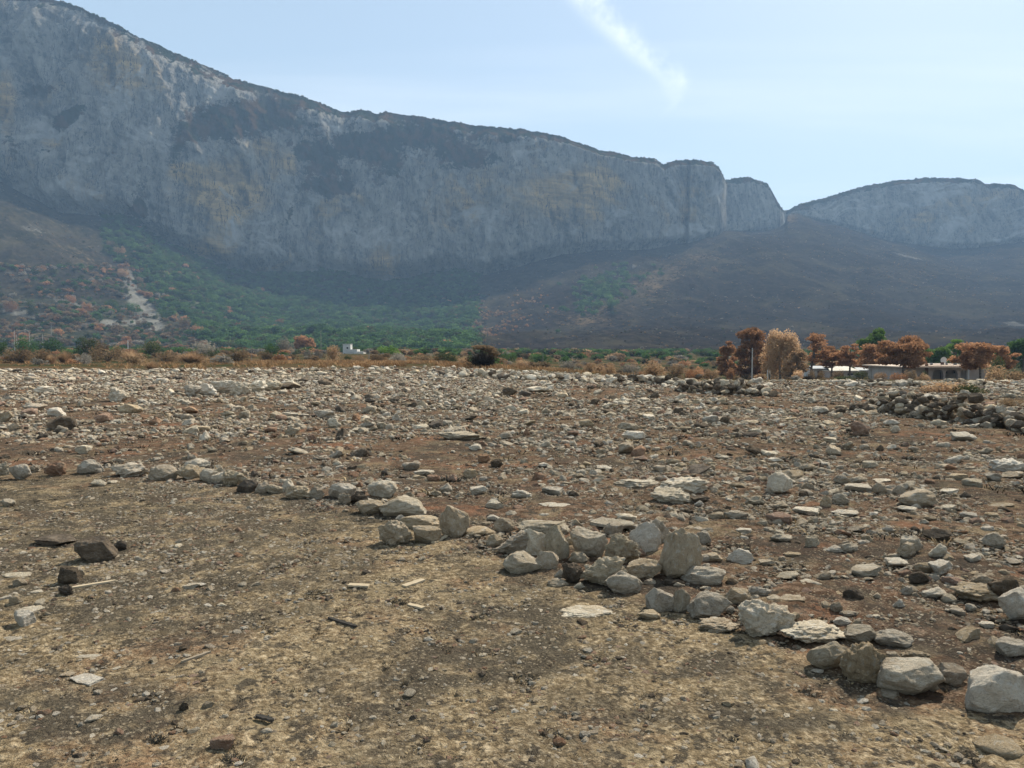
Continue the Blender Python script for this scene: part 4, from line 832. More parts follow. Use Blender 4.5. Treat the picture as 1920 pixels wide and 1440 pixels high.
def blade_tuft(seed, nb=16, rad=.5, h=1., w=.05):
    r = np.random.RandomState(seed); V = []; Fc = []
    for i in range(nb):
        a = r.uniform(0, 6.28); q = rad * math.sqrt(r.uniform(0, 1)) * .6; bx, by = q * math.cos(a), q * math.sin(a)
        la = a + r.uniform(-.8, .8); le = r.uniform(.1, .8) * rad; hh = h * r.uniform(.4, 1)
        t = Vector((bx + le * math.cos(la), by + le * math.sin(la), hh)); sd = Vector((-math.sin(la), math.cos(la), 0)) * w
        b = Vector((bx, by, 0)); k = len(V); mdl = b.lerp(t, .55) + Vector((0, 0, .12 * hh))
        V += [b - sd, b + sd, mdl + sd * .7, mdl - sd * .7, t, t]; Fc += [(k, k + 1, k + 2, k + 3), (k + 3, k + 2, k + 4, k + 5)]
    return np.array([v[:] for v in V]), np.array(Fc)
def simple_mat(name, c1, c2, scale=3., rnd=True, rough=.9, trans=None):
    b = NB(name); p = b.coord('Object'); f = b.noise(p, scale, 4)
    col = b.mix(b.rng(f, .35, .65), c1, c2)
    if rnd:
        hs = b.N.new('ShaderNodeHueSaturation'); b.L.new(b.rng(b.rand(), 0, 1, .65, 1.35, False), hs.inputs['Value']); b.L.new(col, hs.inputs['Color']); col = hs.outputs[0]
    b.b.inputs['Roughness'].default_value = rough
    return b.done(col)
def make_ground_litter():
    rs = np.random.RandomState(31)
    mats = [simple_mat('charred_grass', (.015, .016, .014), (.05, .045, .036)), simple_mat('dry_straw', (.26, .19, .10), (.46, .36, .21)), simple_mat('brown_grass', (.10, .07, .04), (.22, .16, .09))]
    objs = []
    for mi, m in enumerate(mats):
        for k in range(4):
            V, Fc = blade_tuft(60 + k + 9 * mi, 20 if mi == 0 else 12, .6, .36, .03); objs.append(src(f'tuft_{mi}{k}', mesh_np('tuft', V, Fc, (m,), False)))
    n = 60000; X, Y = fan_points(n, 1.9, 13, rs); cX, cY = fan_points(2600, 1.9, 10.5, rs); ci = rs.randint(0, 2600, 52000); cr = (rs.uniform(.015, .07, 2600))[ci]
    X = np.concatenate([X, cX[ci] + rs.normal(0, 1, 52000) * cr * 1.2]); Y = np.concatenate([Y, cY[ci] + rs.normal(0, 1, 52000) * cr]); clump = np.arange(112000) >= 60000; n = 112000; Y = np.maximum(Y, 1.6); ins, px, py = inside_mask(X, Y)
    c = fbm(X / .55, Y / .55, 2., 4); c2 = fbm(X / 2.1, Y / 2.1, 6., 3)
    burn = smooth(.02, .30, c * .7 + c2 * .9)
    typ = np.where(rs.uniform(0, 1, n) < .12 + .4 * burn + .7 * clump, 0, np.where(rs.uniform(0, 1, n) < .5, 1, 2))
    dens = np.where(clump, .8, np.where(typ == 0, .10 + .35 * burn, .50 * (1 - burn) + .10)) * (ins * .9 + .35) * smooth(15, 5, Y)
    k = (rs.uniform(0, 1, n) < dens) & clear_of_stones(X, Y, np.full(n, .02)); X, Y, typ, burn = X[k], Y[k], typ[k], burn[k]; m = len(X)
    s = rs.uniform(.022, .055, m)
    scatter('burnt_grass', np.stack([X, Y, ground_z(X, Y) - .002], -1), np.stack([0 * s, 0 * s, rs.uniform(0, 6.28, m)], -1), np.stack([s * 1.4, s * 1.4, s * .8], -1), typ * 4 + rs.randint(0, 4, m), objs, label='charred and dry grass stubble between the stones', cat='grass')
    # taller scorched stems in the rubble field
    n = 26000; X, Y = fan_points(n, 6, 55, rs); ins, px, py = inside_mask(X, Y); c = fbm(X / 1.7, Y / 1.7, 9., 3)
    lim = 58 - 17 * smooth(-.15, .28, X / Y)
    k = (rs.uniform(0, 1, n) < np.clip(.25 + 1.5 * c, 0.03, 1) * (1 - ins)) & (Y < lim); X, Y = X[k], Y[k]; m = len(X); s = rs.uniform(.10, .24, m)
    typ = rs.choice(3, m, p=[.5, .15, .35])
    scatter('scorched_stubble', np.stack([X, Y, ground_z(X, Y) - .01], -1), np.stack([0 * s, 0 * s, rs.uniform(0, 6.28, m)], -1), np.stack([s * 1.3, s * 1.3, s * .9], -1), typ * 4 + rs.randint(0, 4, m), objs, label='scorched low weeds among the rubble of the field', cat='weeds')
    # dry grass band at the far edge
    n = 30000; X, Y = fan_points(n, 40, 110, rs, .75); px = X / Y * F + CX
    e = 59 - 18 * smooth(-.15, .28, X / Y); w = (.75 * np.exp(-((px - 690) / 230) ** 2) + .10) * smooth(1260, 1150, px) * np.clip(.5 + 2.2 * fbm(X / 5, Y / 5, 2., 2), 0, 1.5)
    k = (Y > e) & (Y < e + 34) & (rs.uniform(0, 1, n) < w); X, Y = X[k], Y[k]; m = len(X); s = rs.uniform(.3, .65, m)
    gm = [simple_mat('orange_dry_grass', (.34, .19, .09), (.48, .31, .16))]; ob = []
    for q in range(3):
        V, Fc = blade_tuft(90 + q, 26, .5, .8, .02); ob.append(src(f'drygrass_{q}', mesh_np('dry_grass', V, Fc, gm, False)))
    scatter('dry_grass', np.stack([X, Y, ground_z(X, Y) - .03], -1), np.stack([0 * s, 0 * s, rs.uniform(0, 6.28, m)], -1), np.stack([s * 1.5, s * 1.5, s * .85], -1), rs.randint(0, 3, m), ob, label='band of orange dry grass behind the stone field', cat='grass')
    # sticks and offcuts lying about
    wood = simple_mat('bleached_wood', (.36, .29, .19), (.46, .38, .27), 5, False); char = simple_mat('charred_wood', (.03, .03, .028), (.10, .085, .07), 5, False)
    def lath(px0, py0, px1, py1, wd, mt, lab, nm='wood_offcut', cat='wood piece', th=.012):
        A_, B_ = on_ground(px0, py0), on_ground(px1, py1); d = B_ - A_; L = d.length; yaw = math.atan2(d.y, d.x); ns = 7; V = []; 
        rr = random.Random(px0)
        for i in range(ns):
            t = i / (ns - 1) - .5; ww = wd * (.5 if i in (0, ns - 1) and nm == 'stick' else 1) * rr.uniform(.9, 1.06); j = rr.uniform(-.12, .12) * wd
            for sy, sz in ((-1, 0), (1, 0), (1, 1), (-1, 1)): V.append((t * L, sy * ww / 2 + j, sz * th))
        Fc = [(4 * i + k_, 4 * i + (k_ + 1) % 4, 4 * i + 4 + (k_ + 1) % 4, 4 * i + 4 + k_) for i in range(ns - 1) for k_ in range(4)] + [(3, 2, 1, 0), (4 * ns - 4, 4 * ns - 3, 4 * ns - 2, 4 * ns - 1)]
        o = link(nm, mesh_np(nm, V, Fc, (mt,), False), label=lab, cat=cat); c = (A_ + B_) / 2; o.location = c + Vector((0, 0, .010)); o.rotation_euler = (rr.uniform(-.06, .06), -math.atan2(d.z, L) , yaw)
    lath(654, 1101, 692, 1103, .045, wood, 'left one of two pale wood offcuts on the bare ground')
    lath(758, 1104, 793, 1091, .045, wood, 'right one of two pale wood offcuts, lying at a slant')
    lath(766, 1138, 794, 1145, .035, wood, 'small pale wood chip below the slanted offcut')
    lath(134, 1107, 216, 1093, .04, wood, 'long pale stick lying right of the sooty stones', 'stick', 'stick')
    lath(340, 1247, 395, 1228, .016, simple_mat('old_stick', (.22, .18, .13), (.32, .27, .2), 5, False), 'thin brown stick on the bare ground at left', 'stick', 'stick')
    lath(616, 1163, 668, 1180, .022, char, 'charred crooked stick on the bare ground, left of the heap', 'stick', 'stick')
    lath(480, 1349, 513, 1357, .02, char, 'short charred stick near the bottom edge', 'stick', 'stick')
    lath(812, 1021, 838, 1008, .035, wood, 'grey lath leaning at the foot of the upright capped boulder')
# ------------------------------------------------------------------ plants
def leaf_cloud(rs, centers, radii, n, size, shell=.55, flat=1., up=.0):
    """n small leaf triangles through the volume of clumps; returns V, F"""
    centers = np.asarray(centers, float); radii = np.asarray(radii, float)
    if radii.ndim == 1: radii = np.repeat(radii[:, None], 3, 1)
    wt = radii.prod(1) ** .67; i = rs.choice(len(centers), n, p=wt / wt.sum())
    d = rs.normal(size=(n, 3)); d /= np.linalg.norm(d, axis=1)[:, None]
    rr = shell + (1 - shell) * rs.uniform(0, 1, n) ** .6
    rr = rr * (1 + .22 * fbm(d[:, 0] * 1.8 + i * 3.1, d[:, 1] * 1.8, d[:, 2] * 1.8, 2))
    c = centers[i] + d * rr[:, None] * radii[i]
    a = rs.normal(size=(n, 3)); a[:, 2] *= flat; a /= np.linalg.norm(a, axis=1)[:, None]
    b = np.cross(a, rs.normal(size=(n, 3))); b /= np.linalg.norm(b, axis=1)[:, None]
    s = size * rs.uniform(.6, 1.4, n)[:, None]
    V = np.stack([c - a * s * .5 - b * s * .22, c + a * s * .5, c - a * s * .1 + b * s * .45], 1).reshape(-1, 3)
    return V, np.arange(3 * n).reshape(-1, 3)
def tube(path, radii, sides=6):
    V = []; Fc = []; path = [Vector(p) for p in path]
    for i, p in enumerate(path):
        d = (path[min(i + 1, len(path) - 1)] - path[max(i - 1, 0)]).normalized(); s = d.orthogonal().normalized(); t = d.cross(s)
        for k in range(sides):
            an = 2 * math.pi * k / sides; V.append(tuple(p + (s * math.cos(an) + t * math.sin(an)) * radii[i]))
    for i in range(len(path) - 1):
        for k in range(sides):
            k2 = (k + 1) % sides; Fc.append((i * sides + k, i * sides + k2, (i + 1) * sides + k2, (i + 1) * sides + k))
    return V, Fc
def join(parts):
    V = []; Fc = []; o = 0
    for v, f in parts:
        V += [tuple(q) for q in v]; Fc += [tuple(int(k) + o for k in q) for q in f]; o = len(V)
    return V, Fc
def foliage_mat(name, c1, c2, c3, scale=1.2):
    b = NB(name); p = b.coord('Object'); rn = b.rand()
    off = b.N.new('ShaderNodeVectorMath'); off.operation = 'ADD'; b.L.new(p, off.inputs[0]); cx = b.N.new('ShaderNodeCombineXYZ'); b.L.new(b.math('MULTIPLY', rn, 50.), cx.inputs[0]); b.L.new(cx.outputs[0], off.inputs[1])
    f = b.noise(off.outputs[0], scale, 3); g = b.noise(off.outputs[0], scale * 9, 2)
    col = b.ramp(b.math('ADD', b.math('MULTIPLY', f, .65), b.math('MULTIPLY', g, .35)), [(.34, c1), (.5, c2), (.64, c3)])
    hs = b.N.new('ShaderNodeHueSaturation'); b.L.new(b.rng(rn, 0, 1, .75, 1.25, False), hs.inputs['Value']); b.L.new(col, hs.inputs['Color'])
    tr = b.N.new('ShaderNodeBsdfTranslucent'); b.L.new(hs.outputs[0], tr.inputs[0]); mx = b.N.new('ShaderNodeMixShader'); mx.inputs[0].default_value = .5
    out = b.N['Material Output']; b.L.new(b.b.outputs[0], mx.inputs[1]); b.L.new(tr.outputs[0], mx.inputs[2]); b.L.new(mx.outputs[0], out.inputs['Surface'])
    return b.done(hs.outputs[0])
FM = {}
def fmat(k):
    if not FM:
        FM.update({
            'rust': foliage_mat('scorched_needles', (.16, .085, .045), (.32, .17, .09), (.48, .27, .14)),
            'peach': foliage_mat('bleached_leaves', (.42, .25, .13), (.56, .37, .21), (.68, .48, .30)),
            'orange': foliage_mat('dried_orange_leaves', (.22, .13, .07), (.34, .22, .125), (.45, .315, .19)),
            'brown': foliage_mat('dried_brown_leaves', (.09, .065, .04), (.18, .125, .075), (.27, .19, .11)),
            'olive': foliage_mat('olive_leaves', (.03, .045, .02), (.065, .08, .035), (.12, .12, .06)),
            'green': foliage_mat('dark_green_leaves', (.025, .055, .020), (.060, .115, .036), (.12, .195, .06)),
            'lime': foliage_mat('fresh_green_needles', (.05, .10, .02), (.11, .19, .04), (.20, .29, .08)),
            'char': foliage_mat('charred_twigs', (.018, .016, .014), (.05, .042, .035), (.12, .09, .065)),
            'grey': foliage_mat('grey_dead_twigs', (.13, .115, .095), (.22, .20, .165), (.30, .27, .22)),
            'bark': simple_mat('pine_bark', (.07, .055, .045), (.19, .16, .13), 4, False),
            'pbark': simple_mat('pale_bark', (.25, .22, .18), (.42, .38, .31), 4, False)})
    return FM[k]
def at_px(px, py_base, Y):
    a, e = PT(px, py_base); return Vector((a * Y, Y, EYE + e * Y))
def tree(x0, x1, yt, yb, Y, form, fm, label, seed, n=5200, bark='bark', leaf=.30, trunk_px=None, group='trees beside the houses', ground=True, name='tree', cat='tree'):
    rs = np.random.RandomState(seed); r = random.Random(seed)
    P = at_px((x0 + x1) / 2 if trunk_px is None else trunk_px, yb, Y); s = Y / F
    if ground:
        z = float(ground_z(P.x, P.y, False)); 
        if Y < 420: P.z = min(P.z, z) if P.z < z + .8 else z
    w = (x1 - x0) * s; top = EYE + PT(x0, yt)[1] * Y; h = top - P.z; cx = ((x0 + x1) / 2 - CX) * s - P.x
    if form == 'pine' and Y < 130: w *= 1.2
    root = bpy.data.objects.new(name, None); COL.objects.link(root); root.location = P; tag(root, label, cat, group)
    C = []; Rd = []
    if form in ('pine', 'full'):        # rounded to flat-topped crown on a bare trunk, built of spreading pads
        lo = .45 if form == 'pine' else .16
        for k in range(26 if form == 'pine' else 44):
            t = r.random(); hz = lo + (1 - lo) * t; q = math.sqrt(max(0, 1 - ((t - .35) / .72) ** 2)) * (.5 * w - .07 * w)
            an = r.uniform(0, 6.28); rad = q * math.sqrt(r.random()); pr = r.uniform(.08, .19) * w
            C.append((cx + rad * math.cos(an), rad * math.sin(an), h * hz - pr * .4)); Rd.append((pr * 1.35, pr * 1.35, pr * (.62 if form == 'pine' else .8)))
    elif form == 'oval':      # dense tall crown down to the ground with lobed outline
        for k in range(46):
            t = r.uniform(.08, .90); q = (.5 * w) * math.sin(math.pi * min(1, .22 + t * .74)) ** .8 * .78; an = r.uniform(0, 6.28); rad = q * math.sqrt(r.uniform(.0, 1))
            pr = r.uniform(.11, .20) * w; C.append((cx + rad * math.cos(an), rad * math.sin(an), h * t)); Rd.append((pr, pr, pr * 1.5))
    elif form == 'round':
        for k in range(22):
            t = r.uniform(.35, .9); q = (.5 * w) * math.sqrt(max(0.02, 1 - ((t - .6) / .42) ** 2)) * .75; an = r.uniform(0, 6.28); rad = q * math.sqrt(r.random()); pr = r.uniform(.14, .22) * w
            C.append((cx + rad * math.cos(an), rad * math.sin(an), h * t)); Rd.append((pr, pr, pr * .8))
    V, Fc = leaf_cloud(rs, C, Rd, int(n * 1.5), leaf * .82, .30)
    V[:, 2] *= h / V[:, 2].max()
    link('crown', mesh_np('crown', V, Fc, (fmat(fm),), False), root)
    ht = h * (.86 if form != 'oval' else .7); lean = r.uniform(-.03, .03) * h
    parts = []; tp = [(0, 0, -.3), (lean * .3, 0, ht * .3), (cx * .5 + lean, 0, ht * .65), (cx * .8 + lean, 0, ht)]; br = .026 * h + .03
    link('trunk', mesh_np('trunk', *tube(tp, [br, br * .8, br * .55, br * .2], 7), (fmat(bark),)), root)
    for k in range(9):
        j = r.randrange(len(C)); st = Vector(tp[1]).lerp(Vector(tp[3]), r.uniform(.15, .8)); en = Vector(C[j]); m = st.lerp(en, .5) - Vector((0, 0, .06 * h * r.random()))
        parts.append(tube([st, m, en], [br * .38, br * .26, br * .1], 5))
    link('branches', mesh_np('branches', *join(parts), (fmat(bark),)), root)['kind'] = 'stuff'
    return root
BUSH = {}
def bush_mesh(fm, k, form):
    key = (fm, k, form)
    if key not in BUSH:
        rs = np.random.RandomState(700 + 13 * k); C = []; Rd = []
        for j in range(13):
            an = rs.uniform(0, 6.28); q = math.sqrt(rs.uniform(0, 1)) * .34; t = rs.uniform(.18, .62); pr = rs.uniform(.14, .24)
            C.append((q * math.cos(an), q * math.sin(an), t * (1 - q * 1.1))); Rd.append((pr, pr, pr * 1.25))
        V, Fc = leaf_cloud(rs, C, Rd, 1500 if form != 'twiggy' else 1900, .055 if form != 'twiggy' else .036, .35)
        if form == 'twiggy':      # fans of upright fine twigs instead of leaves
            n = 1500; an = rs.uniform(0, 6.28, n); q = np.sqrt(rs.uniform(0, 1, n)); le = rs.uniform(.35, 1, n)
            b = np.stack([.10 * q * np.cos(an), .10 * q * np.sin(an), 0 * q], -1); hh = le * (1.02 - .42 * q ** 2); t = np.stack([.5 * q * np.cos(an) * le + rs.normal(0, .03, n), .5 * q * np.sin(an) * le + rs.normal(0, .03, n), hh], -1)
            st = b + (t - b) * rs.uniform(.0, .45, n)[:, None]; sd = np.stack([-np.sin(an), np.cos(an), 0 * an], -1) * .0075
            V = np.concatenate([V, np.stack([st - sd, st + sd, t], 1).reshape(-1, 3)]); Fc = np.arange(len(V)).reshape(-1, 3)
        V[:, 2] = np.maximum(V[:, 2], -.02); V[:, 2] /= V[:, 2].max(); BUSH[key] = mesh_np('bush_shape', V, Fc, (fmat(fm),), False)
        st = []
        for j in range(8):
            an = j * .785 + k; e = Vector((.26 * math.cos(an), .26 * math.sin(an), .55)); st.append(tube([(0, 0, -.02), tuple(e * .5 + Vector((0, 0, .04))), tuple(e)], [.018, .012, .005], 4))
        BUSH[key + ('s',)] = mesh_np('stem_shape', *join(st), (fmat('bark' if fm != 'grey' else 'pbark'),))
    return BUSH[key], BUSH[key + ('s',)]
nb = [0]
def bush(x0, x1, yt, yb, Y, fm, label, form='leafy', group='bushes along the far edge of the field', name='bush', cat='bush', parts=True, z=None):
    nb[0] += 1; P = at_px((x0 + x1) / 2, yb, Y); s = Y / F
    P.z = z if z is not None else min(P.z, float(ground_z(P.x, P.y, False)))
    top = EYE + PT((x0 + x1) / 2, yt)[1] * Y
    me, st = bush_mesh(fm, nb[0] % 5, form)
    root = bpy.data.objects.new(name, None); COL.objects.link(root); tag(root, label, cat, group); root.location = P - Vector((0, 0, .05)); root.rotation_euler = (0, 0, random.uniform(0, 6.28))
    w = (x1 - x0) * s * 1.08; root.scale = (w, w, (top - P.z) * 1.02)
    link('leaves' if fm not in ('grey', 'char') else 'twigs', me, root); link('stems', st, root)['kind'] = 'stuff'
    return root
TREES = [
 (1345, 1382, 638, 705, 112, 'full', 'rust', 'rust brown tree at the left end of the row right of the field', 1, 4200, .34, None),
 (1376, 1444, 612, 706, 118, 'full', 'rust', 'tall dense reddish brown pine behind the concrete pole', 2, 7500, .34, None),
 (1422, 1504, 615, 707, 110, 'oval', 'peach', 'tall pale peach coloured tree, brightest in the row', 3, 15000, .26, None),
 (1476, 1514, 655, 708, 105, 'full', 'orange', 'lower pale brown tree touching the peach tree on its right', 4, 3500, .26, None),
 (1507, 1552, 622, 706, 116, 'pine', 'rust', 'thin-topped brown pine with sparse crown, first right of the peach tree', 5, 2600, .30, 1521),
 (1540, 1576, 647, 704, 118, 'pine', 'rust', 'small brown pine in front of the pale-roofed shed', 6, 2600, .30, 1559),
 (1574, 1614, 643, 706, 114, 'pine', 'rust', 'umbrella-shaped brown pine on a straight thin trunk', 7, 3200, .30, 1593),
 (1610, 1670, 642, 708, 110, 'pine', 'rust', 'brown pine with several pale trunks under a broad crown', 8, 4600, .32, None),
 (1652, 1734, 627, 712, 92, 'pine', 'rust', 'largest brown pine, beside the left end of the arcaded house', 9, 7600, .34, None),
 (1606, 1664, 613, 690, 150, 'round', 'lime', 'pale green rounded tree rising behind the brown pines', 10, 3600, .45, None),
 (1732, 1782, 649, 700, 150, 'round', 'lime', 'low yellow-green pine behind the arcaded house', 11, 3200, .42, None),
 (1764, 1818, 635, 700, 155, 'pine', 'lime', 'taller yellow-green pine behind the arcaded house', 12, 4200, .42, None),
 (1796, 1864, 640, 712, 90, 'pine', 'rust', 'brown pine leaning over the right end of the arcaded house', 13, 5200, .34, 1838),
 (1850, 1906, 646, 712, 93, 'pine', 'rust', 'small brown pine between arcaded house and right edge', 14, 3600, .34, None),
 (1876, 1960, 631, 706, 135, 'round', 'green', 'dark green pine with lit top at the right edge', 15, 6500, .42, None),
 (548, 590, 628, 659, 300, 'round', 'rust', 'round rust-red tree left of the little white house', 16, 2600, .8, None),
]
BUSHES = [
 (5, 58, 649, 676, 85, 'brown', 'leafy', 'brown bush at the far left under the thin poles'), (58, 102, 652, 677, 82, 'brown', 'leafy', 'dark brown bush, second from the left edge'),
 (84, 106, 660, 677, 78, 'orange', 'twiggy', 'orange patch of dry twigs against the dark brown bush'), (104, 140, 652, 677, 82, 'orange', 'twiggy', 'orange-brown twiggy bush, third from the left edge'),
 (140, 172, 660, 676, 86, 'grey', 'leafy', 'low grey-olive bush left of the long brown bush'), (32, 68, 629, 654, 180, 'green', 'leafy', 'green bush behind the thin poles at left'),
 (72, 118, 632, 655, 190, 'green', 'leafy', 'wide dark green bush behind the poles at left'), (-6, 18, 636, 664, 150, 'green', 'leafy', 'dark green bush cut by the left edge'),
 (140, 184, 630, 659, 150, 'olive', 'leafy', 'large dark green bush left of the short white pole'), (172, 232, 645, 675, 95, 'brown', 'leafy', 'long brown bush below the large green one'),
 (176, 206, 638, 662, 140, 'brown', 'leafy', 'brown-grey bush right of the large green one'), (224, 272, 650, 676, 88, 'orange', 'twiggy', 'brown-orange bush below the short white pole'),
 (268, 302, 671, 691, 56, 'orange', 'twiggy', 'small bright straw bush standing inside the stone field'), (258, 314, 638, 661, 150, 'olive', 'leafy', 'green and brown bush right of the short white pole'),
 (288, 332, 655, 679, 84, 'brown', 'leafy', 'brown bush right of the small straw bush'), (330, 392, 654, 678, 84, 'orange', 'twiggy', 'wide orange dry bush below the grey dead one'),
 (362, 410, 636, 661, 130, 'grey', 'leafy', 'grey dead bush rising over the orange bushes'), (384, 410, 654, 671, 100, 'olive', 'leafy', 'small green bush in the orange band'),
 (420, 470, 652, 679, 85, 'brown', 'leafy', 'brown bush around the small pole'), (394, 430, 660, 680, 78, 'orange', 'twiggy', 'low orange bush left of the small pole'),
 (498, 524, 641, 657, 170, 'green', 'leafy', 'dark green bush far behind the orange band'), (518, 552, 630, 659, 190, 'grey', 'leafy', 'grey dead bush left of the round rust-red tree'),
 (478, 516, 655, 675, 100, 'brown', 'leafy', 'low brown bush right of the small pole'), (606, 643, 646, 671, 100, 'orange', 'leafy', 'rounded orange bush left of the little white house'),
 (570, 606, 652, 672, 110, 'grey', 'leafy', 'grey-brown bush left of the rounded orange one'), (645, 660, 664, 676, 96, 'olive', 'leafy', 'small dark bush below the little white house'),
 (660, 692, 663, 685, 80, 'orange', 'leafy', 'orange bush below the pole by the white house'), (693, 726, 661, 684, 82, 'brown', 'leafy', 'brown bush right of the pole by the white house'),
 (726, 770, 660, 684, 84, 'grey', 'leafy', 'grey-brown bush in the middle of the band'), (706, 752, 646, 666, 160, 'lime', 'leafy', 'bright green bush behind the middle of the band'),
 (768, 814, 661, 682, 88, 'brown', 'leafy', 'brown bush left of the dark green one'), (768, 800, 672, 690, 70, 'orange', 'twiggy', 'low orange dry bush in front of the brown one'),
 (810, 862, 656, 686, 88, 'olive', 'leafy', 'dark green bush left of the burnt bush'), (855, 886, 662, 692, 76, 'orange', 'twiggy', 'orange bush touching the burnt bush on the left'),
 (940, 968, 658, 676, 140, 'green', 'leafy', 'green bush right behind the burnt bush'), (962, 992, 672, 690, 80, 'orange', 'leafy', 'small orange bush right of the burnt bush'),
 (992, 1038, 660, 679, 150, 'green', 'leafy', 'wide green bush right of the burnt bush'), (1046, 1088, 672, 694, 80, 'grey', 'leafy', 'grey bush between the green one and round orange ones'),
 (1090, 1126, 678, 700, 70, 'orange', 'leafy', 'left one of two round orange bushes'), (1128, 1156, 679, 700, 70, 'orange', 'leafy', 'right one of two round orange bushes'),
 (1156, 1200, 680, 701, 74, 'grey', 'leafy', 'low grey-brown bush between the round orange bushes'), (1202, 1250, 676, 703, 68, 'orange', 'leafy', 'large round orange bush before the long-roofed far house'),
 (1208, 1240, 668, 690, 90, 'brown', 'leafy', 'brown bush behind the large round orange one'), (1248, 1284, 682, 704, 72, 'brown', 'leafy', 'low brown bush right of the large round orange one'),
 (1282, 1318, 685, 708, 72, 'rust', 'leafy', 'reddish bush left of the first brown tree'), (1318, 1348, 690, 708, 80, 'orange', 'leafy', 'orange-brown bush at the foot of the first brown tree'),
 (1290, 1324, 706, 727, 36, 'orange', 'twiggy', 'straw bush on the dark heap of wall stones'), (1484, 1508, 690, 708, 96, 'peach', 'leafy', 'small bright orange bush at the foot of the peach tree'),
 (1360, 1382, 688, 706, 100, 'rust', 'leafy', 'reddish bush between the first two brown trees'), (1440, 1446, 690, 708, 99, 'grey', 'twiggy', 'pale dead sapling left of the peach tree trunks'),
 (1724, 1806, 710, 741, 28, 'orange', 'leafy', 'broad orange dry bush in front of the arcaded house'), (1786, 1850, 715, 742, 27, 'olive', 'leafy', 'grey-green half of the mound in front of the arcaded house'),
 (1842, 1888, 676, 734, 56, 'orange', 'leafy', 'tall orange bush right of the arcaded house'), (1866, 1950, 690, 738, 44, 'brown', 'leafy', 'wide brown bush at the right edge'),
 (1846, 1900, 704, 741, 34, 'orange', 'leafy', 'lower orange-brown bush beneath the tall orange bush'), (1868, 1915, 741, 761, 21, 'brown', 'leafy', 'low dry bush behind the dark wall at the right edge'),
 (1856, 1884, 664, 716, 84, 'olive', 'leafy', 'tall olive bush right of the arcaded house, behind the orange bush'), (1560, 1584, 692, 712, 100, 'brown', 'leafy', 'brown bush before the door of the pale-roofed shed'), (1600, 1630, 694, 712, 98, 'olive', 'leafy', 'olive bush at the foot of the many-trunked brown pine'), (1514, 1544, 692, 712, 100, 'brown', 'leafy', 'brown bush at the foot of the thin-topped pine'), (1636, 1664, 696, 714, 96, 'orange', 'leafy', 'orange bush left of the largest brown pine'), (1698, 1720, 689, 718, 88, 'grey', 'twiggy', 'pale dead twiggy bush against the left wall of the arcaded house'), (1722, 1742, 690, 718, 88, 'olive', 'twiggy', 'grey-green twiggy bush beside the porch of the arcaded house'), (1694, 1722, 692, 718, 84, 'brown', 'leafy', 'brown bush against the left end of the arcaded house'), (1716, 1744, 698, 718, 82, 'orange', 'leafy', 'orange-brown bush below the left end of the porch'), (1664, 1698, 696, 718, 84, 'rust', 'leafy', 'reddish bush below the largest brown pine'),
 (1500, 1530, 700, 716, 60, 'char', 'twiggy', 'small charred bush below the sparse brown pine'), (1560, 1606, 702, 714, 70, 'olive', 'leafy', 'low olive bush below the umbrella-shaped pine'),
 (1440, 1476, 716, 730, 34, 'char', 'twiggy', 'charred low bush right of the dark stone heap'), (1542, 1562, 704, 716, 60, 'brown', 'leafy', 'low brown bush in front of the pale-roofed shed'),
]
def make_plants():
    for (x0, x1, yt, yb, Y, form, fm, lab, sd, n, leaf, tp) in TREES:
        t = tree(x0, x1, yt, yb, Y, form, fm, lab, sd, n, 'bark' if sd not in (3, 8) else 'pbark', leaf, tp)
    # further pale trunks standing close together left of the house
    for q in BUSHES: bush(*q[:5], q[5], q[7], q[6])
    # the big burnt bush
    b = bush(868, 944, 645, 694, 60, 'char', 'big burnt bush with a brown top and bare black twigs', 'twiggy'); 
    rs = np.random.RandomState(5); P = b.location
    V, Fc = leaf_cloud(rs, [(-.12, 0, .82), (.05, .05, .88), (-.28, 0, .66)], [(.22, .2, .13), (.2, .2, .1), (.14, .14, .14)], 1500, .05, .2)
    link('scorched_leaves', mesh_np('scorched_leaves', V, Fc, (fmat('brown'),), False), b)
def hill_pick(px, py):
    """nearest vertex row/col of the hillside for a pixel"""
    return None
